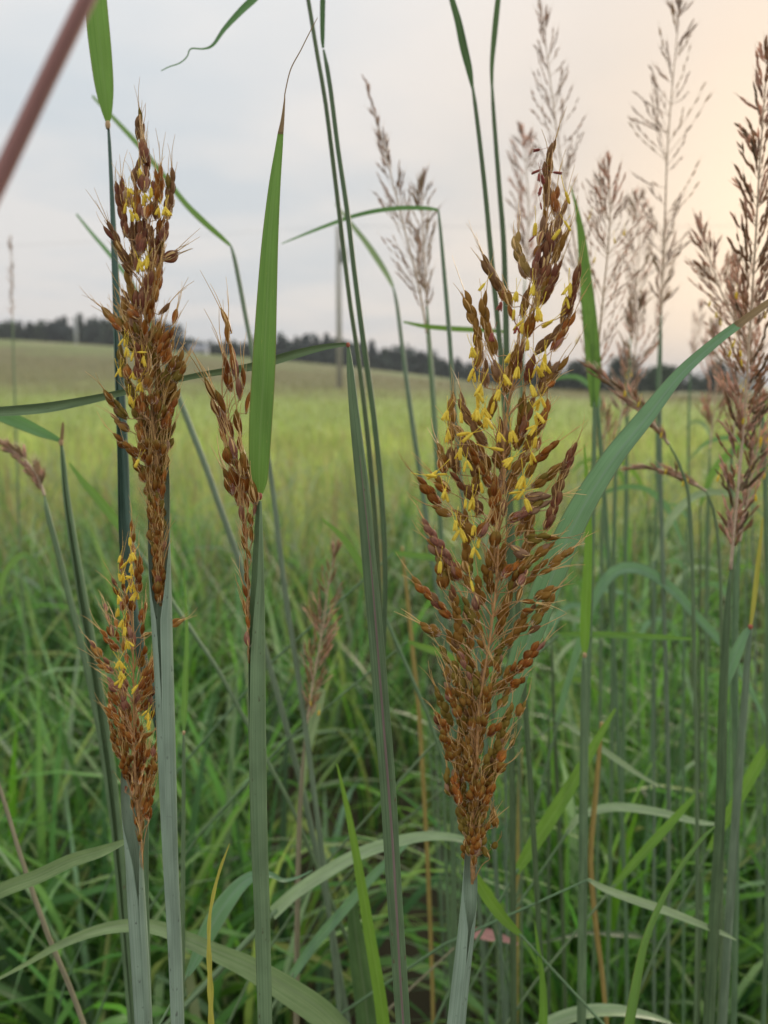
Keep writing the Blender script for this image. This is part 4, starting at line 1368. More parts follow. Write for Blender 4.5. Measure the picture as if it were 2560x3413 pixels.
# ------------------------------------------------------------------ tall left stalk
b1 = crop(280, 300, 680, 1475); b2 = crop(260, 860, 700, 1475); b3 = crop(280, 1450, 640, 1475)
R_L = [(b1, p, n) for p, n in [
    ([(690, 210), (690, 330), (685, 440), (660, 600)], 3), ([(720, 540), (720, 680), (745, 760), (745, 890)], 3), ([(790, 770), (790, 980)], 2), ([(690, 830), (650, 930), (640, 1050), (645, 1170)], 3),
    ([(730, 920), (740, 1020), (755, 1130), (750, 1260)], 3), ([(610, 1130), (640, 1260), (670, 1370), (665, 1480), (660, 1590)], 4), ([(430, 1050), (435, 1180), (440, 1310), (460, 1430), (480, 1570), (500, 1680), (520, 1810)], 6),
    ([(480, 1180), (510, 1290), (570, 1430)], 2), ([(920, 900), (920, 1060), (930, 1130), (930, 1250), (910, 1390)], 4), ([(870, 1050), (880, 1180), (885, 1300)], 2),
    ([(1065, 950), (1065, 1080), (1065, 1200), (1055, 1320), (1050, 1420), (1030, 1580)], 5), ([(810, 1360), (790, 1480), (765, 1590)], 2), ([(860, 1320), (880, 1450), (895, 1590)], 2),
    ([(600, 1580), (600, 1720), (610, 1850), (640, 1980), (640, 2110)], 4), ([(730, 1520), (730, 1650), (720, 1760), (700, 1900), (680, 2030)], 4), ([(800, 1640), (810, 1780), (820, 1910)], 2),
    ([(960, 1530), (930, 1650), (920, 1790)], 3), ([(890, 1740), (870, 1880), (860, 2000), (850, 2160)], 4), ([(970, 1780), (950, 1950), (930, 2080), (920, 2230)], 4), ([(830, 1960), (820, 2100), (800, 2240)], 3),
    ([(250, 1600), (310, 1720), (370, 1810), (430, 1920), (480, 2030), (540, 2140)], 5), ([(1175, 1985), (1070, 2050), (975, 2095)], 2), ([(660, 1650), (650, 1820)], 1), ([(1000, 1600), (990, 1720), (970, 1860)], 3), ([(580, 1980), (570, 2100), (600, 2220)], 2)]]
R_L += [(b2, p, n) for p, n in [
    ([(560, 60), (540, 180), (590, 290), (610, 420), (640, 540)], 4), ([(500, 40), (600, 170)], 2), ([(650, 30), (670, 170)], 1), ([(800, 120), (780, 280), (760, 420), (735, 580)], 4),
    ([(880, 50), (870, 200), (860, 330), (860, 490)], 4), ([(910, 80), (905, 230), (890, 360)], 3), ([(820, 420), (790, 560), (780, 730)], 3), ([(470, 420), (510, 540), (550, 640), (595, 770)], 3), ([(540, 520), (620, 610), (690, 680)], 2),
    ([(250, 540), (340, 630), (420, 700), (500, 810)], 4), ([(1015, 500), (910, 630)], 1), ([(1095, 570), (1065, 740)], 1), ([(680, 310), (680, 460), (670, 570)], 2), ([(480, 640), (540, 740), (600, 870)], 2),
    ([(560, 830), (590, 950), (630, 1070)], 2), ([(680, 730), (690, 870)], 1), ([(730, 690), (745, 870)], 1), ([(850, 740), (850, 860), (835, 980)], 2), ([(935, 710), (915, 860), (885, 1000)], 2),
    ([(1030, 750), (1010, 870), (960, 980), (900, 1100)], 3), ([(1030, 900), (1020, 1060), (960, 1180)], 3), ([(440, 970), (480, 1080), (490, 1200), (540, 1290), (560, 1420), (600, 1560)], 6), ([(620, 860), (670, 1020)], 2),
    ([(640, 1090), (660, 1220), (690, 1350)], 2), ([(540, 1190), (570, 1350)], 2), ([(1170, 1030), (1120, 1160), (1040, 1240)], 2), ([(1200, 1180), (1140, 1290), (1060, 1380)], 2), ([(1080, 1140), (1040, 1270)], 1),
    ([(810, 1210), (800, 1350), (760, 1460)], 2), ([(935, 1270), (930, 1400), (880, 1500)], 2), ([(830, 980), (815, 1110)], 1), ([(1065, 1370), (1010, 1450), (960, 1570)], 2), ([(270, 1480), (350, 1570), (430, 1660), (550, 1790)], 3),
    ([(350, 1730), (440, 1820), (575, 1930)], 2), ([(405, 1955), (500, 2070), (680, 2210)], 3), ([(1115, 1450), (1080, 1570), (1040, 1680), (1000, 1790), (960, 1910)], 5), ([(690, 1470), (700, 1600), (710, 1740)], 2),
    ([(750, 1530), (760, 1650), (760, 1800)], 2), ([(870, 1460), (890, 1600), (880, 1740)], 2), ([(820, 1490), (830, 1640)], 2), ([(980, 1670), (940, 1790)], 1), ([(830, 1750), (840, 1900)], 2), ([(740, 1730), (740, 1890)], 2),
    ([(660, 1790), (690, 1930), (715, 2060)], 3), ([(940, 1830), (950, 1950), (960, 2080)], 3), ([(800, 1890), (800, 2010), (790, 2120)], 2), ([(880, 1720), (895, 1840)], 1), ([(870, 1920), (880, 2070)], 2), ([(740, 2040), (740, 2200)], 2),
    ([(860, 1130), (850, 1260)], 1), ([(700, 1010), (720, 1130)], 1), ([(960, 1520), (940, 1640)], 1), ([(850, 2060), (850, 2200)], 2), ([(930, 2060), (920, 2200)], 2)]]
R_L += [(b3, p, n) for p, n in [
    ([(670, 290), (720, 400), (780, 480), (850, 640)], 3), ([(790, 30), (800, 200), (840, 350)], 3), ([(900, 240), (920, 420)], 1), ([(1110, 130), (1060, 280)], 1), ([(880, 30), (890, 190)], 2), ([(980, 60), (990, 230)], 2), ([(1060, 20), (1050, 160)], 1),
    ([(880, 420), (890, 550)], 1), ([(1000, 430), (1010, 570)], 1), ([(1040, 330), (1070, 470)], 1), ([(940, 530), (955, 660)], 1), ([(1045, 560), (1060, 700)], 1), ([(970, 700), (990, 840)], 1), ([(925, 810), (950, 950)], 1), ([(1040, 850), (1045, 980)], 1),
    ([(920, 990), (940, 1120)], 1), ([(1070, 1010), (1060, 1140)], 1), ([(955, 1120), (965, 1270)], 1), ([(1020, 1230), (1020, 1370)], 1), ([(1080, 1140), (1070, 1290)], 1), ([(970, 1360), (975, 1470)], 1), ([(1010, 1470), (1020, 1600)], 1),
    ([(1060, 1420), (1060, 1550)], 1), ([(1035, 1590), (1040, 1730)], 1), ([(1040, 1760), (1045, 1880)], 1), ([(870, 640), (890, 770)], 1), ([(985, 960), (1000, 1090)], 1), ([(1075, 760), (1085, 880)], 1), ([(900, 300), (880, 420)], 1), ([(1010, 1090), (1010, 1210)], 1)]]
A_L = [(b1, p, n) for p, n in [((690, 1020), 2), ((560, 1250), 3), ((700, 1210), 2), ((740, 1320), 3), ((620, 1430), 2), ((575, 1530), 2), ((630, 1570), 2), ((830, 1260), 2), ((910, 1480), 2), ((990, 1490), 3), ((770, 2090), 2), ((680, 2140), 2), ((510, 1450), 1)]]
A_L += [(b2, p, n) for p, n in [((680, 100), 2), ((760, 50), 2), ((515, 940), 2), ((540, 1040), 2), ((620, 1090), 1), ((735, 1140), 2), ((460, 1280), 3), ((630, 1300), 2), ((680, 1430), 2), ((640, 1620), 2), ((590, 1570), 2)]] + [(b2, (680, 1090), 1, 1.4), (b2, (710, 1360), 2, -0.9), (b3, (740, 370), 2, -0.4)]


def pal_l(x, y):
    r = random.random()
    if y < 1000:
        return 'plum' if r < 0.72 else ('amber' if r < 0.9 else 'orange')
    if y < 1250:
        return 'amber' if r < 0.5 else ('plum' if r < 0.75 else 'olive')
    return 'olive' if r < 0.62 else 'amber'


D_L = 0.30
t, root = stalk('tall brown seed head rising out of a split grey-green sheath',
                [(340, 985, 46), (342, 1050, 47), (343, 1150, 47), (347, 1280, 46), (354, 1450, 41), (361, 1650, 38), (368, 1850, 33), (378, 2050, 30), (384, 2225, 28)], D_L, 'sheath_blue',
                opening=[112, 86, 12, 0.8, 0.6, 0.5, 0.5, 0.5], face=0.05)
AX_L = [(536, 2020), (530, 1900), (525, 1700), (520, 1500), b2((820, 1700)), b2((790, 1200)), b2((770, 700)), b1((800, 2000)), b1((760, 1500)), b1((720, 900)), b1((685, 300))]
seed_head(t, root, D_L, AX_L, R_L, A_L, pal_l, depth=0.010, alen=0.0036, fill=((1000, 1300, 60, 75, 18), (1300, 1560, 60, 34, 24), (1580, 1990, 26, 5, 34)), tight=1560, lprof=((850, 0.92), (1250, 0.68)))

# ------------------------------------------------------------------ middle stalk with the upright flag leaf
m1 = crop(620, 950, 960, 1475); m2 = crop(660, 1440, 960, 873)
R_M = [(m1, p, n) for p, n in [
    ([(540, 370), (600, 500), (655, 680)], 1), ([(575, 550), (590, 700), (605, 850)], 1), ([(620, 850), (660, 960), (690, 1050), (710, 1200), (735, 1350)], 2), ([(515, 1020), (570, 1170), (600, 1300), (645, 1525)], 2),
    ([(835, 1210), (830, 1490)], 1), ([(715, 1380), (765, 1650)], 1), ([(805, 1480), (785, 1660)], 1), ([(915, 1570), (865, 1850)], 1), ([(765, 1840), (805, 2170)], 1), ([(295, 1380), (360, 1530), (440, 1680)], 1),
    ([(435, 1560), (510, 1720), (570, 1850)], 1), ([(385, 1640), (440, 1800), (490, 1920)], 1), ([(530, 1810), (570, 1950), (620, 2100)], 1), ([(480, 1930), (540, 2100), (565, 2230)], 1), ([(610, 1990), (690, 2220)], 1)]]
R_M += [(m2, p, n) for p, n in [
    ([(235, -10), (285, 120)], 1), ([(315, 50), (320, 160), (360, 260)], 2), ([(265, 120), (305, 310)], 2), ([(380, 70), (425, 210)], 1), ([(400, 190), (430, 320), (465, 450)], 2), ([(305, 320), (340, 430), (365, 540)], 2), ([(385, 480), (410, 600), (400, 710)], 2),
    ([(445, 350), (470, 590)], 2), ([(505, 460), (540, 570), (560, 700)], 2), ([(245, 350), (290, 450), (335, 610)], 2), ([(455, 610), (485, 750)], 1), ([(540, 690), (545, 810)], 1), ([(415, 730), (440, 880)], 1), ([(435, 900), (460, 1030)], 1),
    ([(485, 790), (525, 910)], 1), ([(520, 930), (520, 1070)], 1), ([(435, 1010), (455, 1140)], 1), ([(485, 1130), (515, 1250)], 1), ([(445, 1250), (465, 1390)], 1), ([(485, 1360), (500, 1510)], 1), ([(445, 1490), (475, 1610)], 1),
    ([(500, 1590), (490, 1710)], 1), ([(455, 1650), (485, 1800)], 1), ([(485, 1790), (495, 1910)], 1), ([(485, 1950), (495, 2090)], 1), ([(370, 260), (390, 390)], 1), ([(330, 210), (350, 330)], 1)]]


def pal_m(x, y):
    r = random.random()
    if y < 1250:
        return 'orange' if r < 0.4 else 'amber'
    return 'olive' if r < 0.4 else ('amber' if r < 0.9 else 'pink')


D_M = 0.325
t, root = stalk('stalk with one long upright green flag leaf and a narrow seed head beside it',
                [(558, 1082, 14), (557, 1150, 22), (556, 1250, 29), (555, 1400, 36), (556, 1600, 38), (560, 1800, 36), (567, 2000, 34), (573, 2225, 31)], D_M, 'sheath_green',
                opening=[85, 60, 15, 0.6, 0.5, 0.5, 0.5, 0.5], face=0.9)
seed_head(t, root, D_M, [(830, 2210), (826, 2000), (822, 1800), (800, 1600), (770, 1450), (740, 1300), (755, 1100)], R_M, [], pal_m, depth=0.006, scale=0.8, lmax=75)
add_blade(t, root, [(561, 1066, 14), (560, 1040, 34), (560, 1000, 43), (563, 920, 49), (570, 800, 50), (577, 650, 43), (584, 520, 35), (594, 400, 25), (603, 322, 16.5), (607, 285, 12)],
          [D_M, D_M - 0.008, D_M - 0.015, D_M - 0.02], 'blade', twist=[0.0, 0.15, 0.2, 0.25, 0.5], fold=0.16, n=60)
add_blade(t, root, [(606.5, 290, 12.6), (611, 257, 7.5), (615, 214, 3.0), (616, 200, 2.4), (628, 150, 2.4), (650, 108, 2.2), (668, 72, 2.0), (686, 38, 1.2)], D_M - 0.02, 'blade_brown', twist=0.4, name='leaf_tip', label='dry brown thread-like leaf tip')
add_collar(t, root, 560, 1072, D_M - 0.001, 13, 'collar_red', 11, -1)

# ------------------------------------------------------------------ low left stalk
e1 = crop(260, 1700, 640, 1475); e2 = crop(260, 2200, 640, 1293)
R_E = [(e1, p, n) for p, n in [
    ([(690, 150), (690, 290)], 1), ([(745, 300), (725, 420)], 1), ([(715, 460), (745, 570)], 1), ([(770, 590), (800, 700), (800, 780), (780, 860), (790, 960), (780, 1060)], 5), ([(730, 560), (755, 700)], 1), ([(570, 640), (545, 790)], 1),
    ([(560, 800), (560, 920)], 1), ([(445, 870), (510, 990)], 1), ([(475, 1000), (550, 1120)], 1), ([(600, 950), (610, 1070)], 1), ([(620, 1090), (590, 1190), (565, 1300)], 2), ([(660, 1080), (700, 1200), (700, 1310)], 2),
    ([(620, 1310), (640, 1430), (650, 1520), (675, 1670)], 3), ([(862, 1190), (850, 1320), (815, 1450)], 2), ([(840, 1470), (825, 1620)], 1), ([(945, 1575), (805, 1650)], 1), ([(1380, 1395), (1205, 1500)], 2), ([(360, 1200), (370, 1320)], 1),
    ([(365, 1340), (405, 1460)], 1), ([(405, 1480), (445, 1640)], 2), ([(490, 1400), (505, 1530)], 1), ([(505, 1560), (530, 1700)], 1), ([(275, 1565), (370, 1660), (430, 1730), (530, 1820)], 3), ([(145, 1690), (210, 1790), (300, 1900)], 2),
    ([(335, 1890), (430, 2020)], 1), ([(215, 1940), (310, 2010), (450, 2110)], 3), ([(590, 1690), (590, 1840)], 1), ([(620, 1830), (630, 1990)], 1), ([(740, 1570), (740, 1760)], 1), ([(862, 1760), (840, 1880), (795, 2030)], 3), ([(955, 1960), (910, 2080), (830, 2170)], 2)]]
R_E += [(e2, p, n) for p, n in [
    ([(305, 205), (370, 270), (455, 345)], 2), ([(335, 310), (400, 410), (470, 510)], 3), ([(335, 430), (390, 540), (435, 615)], 2), ([(500, 300), (510, 410), (545, 570)], 2), ([(835, 50), (800, 150), (750, 250), (705, 350)], 3), ([(755, 405), (690, 465)], 1),
    ([(705, 490), (675, 570)], 1), ([(795, 515), (670, 585)], 1), ([(285, 535), (370, 620), (450, 700), (540, 820), (630, 950)], 5), ([(335, 680), (390, 780), (410, 890), (440, 1000), (475, 1110)], 5), ([(455, 550), (495, 670)], 1), ([(590, 630), (590, 730)], 1),
    ([(715, 735), (710, 870)], 1), ([(865, 570), (835, 670)], 1), ([(845, 805), (760, 880), (690, 970)], 2), ([(685, 930), (655, 1030)], 1), ([(480, 800), (520, 930), (545, 1070)], 3), ([(580, 790), (640, 960)], 2), ([(500, 1070), (520, 1200), (535, 1310)], 2),
    ([(595, 1070), (590, 1200)], 1), ([(705, 1180), (680, 1300), (645, 1400)], 2), ([(805, 990), (775, 1130)], 2), ([(885, 910), (860, 1050), (870, 1200), (845, 1310)], 4), ([(765, 1170), (735, 1280)], 1), ([(570, 1280), (580, 1410)], 1), ([(825, 1310), (785, 1430)], 1),
    ([(725, 1310), (695, 1410)], 1), ([(545, 1500), (575, 1610)], 1), ([(660, 1510), (685, 1610)], 1), ([(765, 1400), (740, 1500), (715, 1610)], 2), ([(695, 1570), (680, 1700)], 1), ([(765, 1550), (725, 1690)], 1), ([(855, 1420), (830, 1560), (810, 1720), (800, 1810)], 4),
    ([(695, 1730), (675, 1890)], 2), ([(745, 1840), (705, 1960)], 1), ([(625, 1670), (645, 1790)], 1), ([(710, 1980), (715, 2110)], 1), ([(755, 1700), (805, 1840)], 1), ([(620, 1420), (620, 1530)], 1), ([(640, 1280), (640, 1390)], 1), ([(540, 1380), (545, 1500)], 1), ([(800, 1180), (790, 1300)], 2), ([(600, 1600), (620, 1700)], 1)]]
A_E = [(e1, p, n) for p, n in [((680, 400), 1), ((700, 610), 3), ((690, 760), 2), ((545, 640), 1), ((600, 860), 2), ((540, 890), 1), ((720, 980), 2), ((650, 1030), 2), ((750, 1120), 3), ((520, 1160), 2), ((530, 1330), 2), ((565, 1460), 2), ((600, 1580), 2), ((640, 1740), 3), ((550, 2010), 3), ((560, 2160), 3)]]
A_E += [(e1, (650, 730), 1, -0.9), (e1, (600, 925), 1, 1.5), (e1, (720, 920), 1, -1.2), (e2, (490, 180), 2), (e2, (510, 260), 2, -0.6), (e2, (680, 340), 2, -0.7), (e2, (790, 630), 3, -0.4), (e2, (790, 730), 2), (e2, (840, 720), 1)]


def pal_e(x, y):
    r = random.random()
    if y < 2350:
        return 'amber' if r < 0.6 else ('orange' if r < 0.8 else 'pink')
    return 'olive' if r < 0.3 else ('orange' if r < 0.55 else 'amber')


D_E = 0.36
t, root = stalk('short stalk whose orange-brown seed head opens beside the tall split sheath',
                [(268, 1665, 12), (273, 1720, 24), (281, 1780, 32), (289, 1850, 36), (295, 1950, 38), (303, 2080, 38), (311, 2225, 36)], D_E, 'sheath_blue',
                opening=[110, 85, 25, 1.5, 0.5, 0.5, 0.5], face=-0.55)
seed_head(t, root, D_E, [(474, 2900), (470, 2800), (455, 2650), (447, 2500), (446, 2350), (443, 2150), (437, 1950), (440, 1760)], R_E, A_E, pal_e, depth=0.012, scale=1.0, lmax=44, fill=((2250, 2760, 55, 30, 36),), lprof=((1800, 1.0), (2300, 0.85)))
add_blade(t, root, [(283, 1812, 7), (262, 1820, 13), (215, 1838, 24), (150, 1858, 28), (80, 1890, 30), (0, 1921, 30), (-90, 1975, 24), (-180, 2060, 8)], [D_E + 0.01, 0.39, 0.42, 0.43, 0.43], 'blade_pale', twist=[0.2, 0.5, 0.7, 0.7], fold=0.3)
P, W = traced([(318, 1700, 8), (316, 1850, 9), (318, 2000, 9), (325, 2225, 9)], D_E + 0.02, 20)
mb = MB(); tube(mb, np.vstack([P, np.linspace(P[-1], root + [0.01, 0.01, 0], 8)[1:]]), 0.0012, 8)
obj('side_shoot', mb.mesh('side_shoot', [M['culm_green']], origin=root), t)

# ------------------------------------------------------------------ dark sheath behind the tall left stalk
D_F = 0.415
stalk('dark green stalk behind the tall seed head, its top blade on a pale collar',
      [(234, 272, 5), (236, 300, 7), (240, 380, 8.5), (244, 470, 11), (248, 560, 14), (254, 700, 18), (260, 850, 21), (266, 1000, 24), (270, 1150, 26), (280, 1280, 26), (306, 1420, 24), (342, 1560, 20), (362, 1700, 17), (370, 1900, 15), (382, 2225, 14)],
      D_F, 'sheath_dark', opening=[1, 1, 5, 20, 50, 70, 60, 20, 2, 1], face=0.3,
      blades=[dict(pts=[(233, 265, 8), (231, 240, 22), (226, 190, 38), (219, 120, 45), (212, 50, 47), (206, -20, 45), (200, -90, 36), (196, -170, 22), (196, -240, 5)], d=[D_F, D_F - 0.01, D_F - 0.02], mat='blade', twist=[0.1, 0.3, 0.4], fold=0.15)],
      collars=[(233, 270, D_F - 0.001, 10, 'collar_pale', 12)])

# ------------------------------------------------------------------ kinked stalk with the leaf bent across the field
D_I = 0.365
stalk('upright green stalk whose long narrow leaf bends at a red joint and crosses the field',
      [(752, 744, 6), (756, 790, 15), (764, 880, 21), (775, 980, 26), (786, 1080, 29), (798, 1220, 31), (812, 1370, 33), (824, 1520, 34), (838, 1700, 35), (850, 1900, 34), (862, 2080, 33), (872, 2225, 32)], D_I, 'sheath_deep',
      opening=[0.5, 0.5, 0.5, 0.5, 0.5], face=-0.7,
      blades=[dict(pts=[(752, 744, 6), (735, 744, 9), (690, 750, 14), (640, 762, 18), (590, 776, 19), (545, 789, 17), (480, 800, 14), (420, 810, 12), (350, 826, 11), (270, 844, 13), (180, 864, 18), (90, 880, 22), (0, 887, 20), (-90, 888, 12), (-170, 895, 3)],
                   d=[D_I, D_I - 0.005, D_I - 0.01, 0.352, 0.352], mat='sheath_green', twist=[0.3, 0.5, 0.6, 0.2, 0.5], fold=0.6, n=60)],
      collars=[(752, 745, D_I - 0.0005, 8, 'collar_red', 7)])
# brown margin running down its sheath
P, W = traced([(777, 985, 1), (795, 1150, 2.5), (808, 1300, 3.5), (822, 1480, 4.5), (836, 1660, 5), (850, 1850, 5), (864, 2100, 4.5), (872, 2225, 4.5)], D_I - 0.0052, 40)
par = [o for o in COL.objects if o.get('label', '').startswith('upright green stalk whose long')][0]
mb = MB(); ribbon(mb, P, W, fold=0.1)
obj('sheath_margin', mb.mesh('sheath_margin', [M['sheath_purple']], origin=np.array(par.location)), par)

# ------------------------------------------------------------------ other stalks traced in the photograph
stalk('blurred pinkish-brown bare stem slanting across the sky', [(260, -160, 34), (180, 10, 36), (95, 185, 37), (0, 385, 38), (-110, 620, 38), (-220, 900, 36)], 0.135, 'culm_pink', lean=0.15, name='grass_stalk', cat='grass stalk')
stalk('thin dark stem of the leaning pair, its leaf curling to a thread',
      [(640, -160, 9), (652, -80, 9), (666, 0, 9), (684, 110, 9), (703, 220, 9.5), (722, 370, 10), (740, 520, 10), (757, 660, 10), (775, 780, 10), (796, 960, 11), (812, 1150, 11), (820, 1300, 10), (824, 1450, 10), (834, 1620, 10), (846, 1850, 10), (868, 2225, 10)], 0.47, 'culm_dark',
      blades=[dict(pts=[(640, -150, 8), (600, -80, 14), (560, -18, 15), (520, 22, 13), (484, 62, 9), (460, 96, 6), (440, 105, 3.4), (412, 105, 3), (404, 122, 2.6), (388, 136, 2.4), (365, 144, 2.2), (348, 153, 1.5)], d=[0.47, 0.46, 0.45, 0.45], mat='blade_blue', twist=0.4, fold=0.4, n=70)])
stalk('thin dark stem of the leaning pair, topped by a narrow upright blade',
      [(699, 108, 5), (703, 125, 9), (715, 200, 10), (730, 320, 10), (750, 455, 11), (766, 590, 11), (784, 730, 12), (805, 880, 12), (820, 1020, 12), (829, 1150, 12), (832, 1280, 11), (828, 1450, 10), (837, 1650, 10), (850, 1900, 10), (870, 2225, 10)], 0.46, 'culm_dark',
      blades=[dict(pts=[(698, 104, 5), (697, 80, 9), (697, 30, 11), (698, -30, 11), (700, -110, 8), (702, -180, 3)], d=0.46, mat='blade_dark', twist=0.2)])
stalk('slender stalk whose blurred leaf is broken over at a joint near the upright flag leaf',
      [(499, 531, 5), (507, 560, 9), (518, 615, 10), (530, 680, 10), (545, 760, 10), (562, 880, 10), (578, 980, 10), (592, 1080, 11), (606, 1200, 12), (622, 1320, 12), (650, 1500, 12), (690, 1800, 12)], 0.62, 'culm_blue',
      blades=[dict(pts=[(499, 530, 6), (480, 512, 10), (440, 476, 13), (400, 436, 12), (350, 372, 11), (300, 312, 11), (250, 258, 9), (200, 207, 5)], d=[0.62, 0.64, 0.7, 0.8], mat='blade', twist=0.5, fold=0.6)])
stalk('blurred teal stem leaning behind the tall split-sheath seed head',
      [(352, 770, 8), (375, 830, 11), (410, 920, 13), (445, 1010, 13), (475, 1095, 13), (505, 1180, 13), (540, 1290, 13), (600, 1500, 13)], 0.66, 'culm_blue',
      blades=[dict(pts=[(352, 770, 6), (330, 710, 9), (290, 620, 9), (240, 552, 9), (200, 505, 7), (165, 462, 4)], d=[0.66, 0.75], mat='blade_blue', twist=0.6)])
stalk('thin stalk topped by a flat arched leaf broken at a right angle',
      [(947, 453, 4), (951, 490, 7), (958, 570, 9), (965, 650, 10), (972, 740, 10), (980, 860, 10), (992, 1000, 10), (1010, 1200, 10), (1040, 1500, 10)], 0.6, 'culm_blue',
      blades=[dict(pts=[(946, 452, 5), (920, 448, 8), (870, 447, 9), (815, 453, 9), (760, 466, 8), (710, 484, 7), (660, 504, 5), (608, 526, 2)], d=[0.6, 0.62, 0.66], mat='blade_blue', twist=0.8, fold=0.4)])
stalk('pale blurred stalk with a folded leaf beside the airy grey seed head',
      [(850, 622, 5), (858, 660, 8), (868, 740, 9), (882, 850, 10), (896, 950, 11), (910, 1040, 11), (940, 1250, 11), (980, 1500, 11)], 0.8, 'culm_blue',
      blades=[dict(pts=[(850, 620, 6), (835, 590, 11), (810, 550, 13), (785, 515, 11), (755, 478, 8), (725, 440, 4)], d=[0.8, 0.86], mat='blade_pale', twist=0.5)])
stalk('tall stalk with a dark pointed blade, first of two beside the largest seed head',
      [(1021, 188, 6), (1027, 230, 9), (1038, 320, 10), (1050, 430, 11), (1062, 560, 12), (1074, 680, 12), (1084, 800, 12), (1095, 950, 12), (1110, 1200, 12), (1140, 1600, 12), (1170, 2100, 12)], 0.52, 'culm_dark',
      blades=[dict(pts=[(1021, 190, 6), (1014, 150, 14), (1002, 100, 17), (990, 45, 15), (977, 0, 12), (962, -60, 9), (945, -130, 3)], d=0.52, mat='blade_dark', twist=0.3)])
stalk('tall stalk with a thin upright blade, second of two beside the largest seed head',
      [(1063, 185, 6), (1066, 240, 9), (1072, 320, 10), (1080, 420, 11), (1088, 520, 12), (1092, 640, 13), (1094, 760, 14), (1096, 900, 14), (1100, 1200, 14), (1105, 1600, 14), (1110, 2225, 14)], 0.56, 'culm_dark',
      blades=[dict(pts=[(1063, 188, 6), (1063, 140, 9), (1068, 80, 12), (1074, 20, 12), (1080, -40, 9), (1085, -120, 3)], d=0.56, mat='blade_dark', twist=0.3)])
stalk('grey-green stalk with a brown sheath seam and a leaf snapped over',
      [(132, 955, 5), (136, 990, 10), (142, 1060, 14), (152, 1130, 17), (165, 1210, 19), (182, 1310, 21), (200, 1410, 22), (220, 1540, 23), (240, 1680, 24), (258, 1850, 24), (275, 2050, 24), (290, 2225, 24)], 0.5, 'sheath_deep',
      opening=[8, 22, 30, 28, 20, 10, 4], face=-0.1,
      blades=[dict(pts=[(132, 953, 7), (118, 944, 13), (90, 931, 22), (50, 912, 28), (0, 890, 30), (-60, 866, 24), (-130, 845, 6)], d=[0.5, 0.49, 0.47], mat='blade_blue', twist=0.5, fold=0.5),
              dict(pts=[(133, 950, 7), (135, 930, 7), (136, 912, 4)], d=0.497, mat='blade_brown', name='leaf_tip')],
      collars=[(132, 955, 0.499, 9, 'collar_pale', 10)])


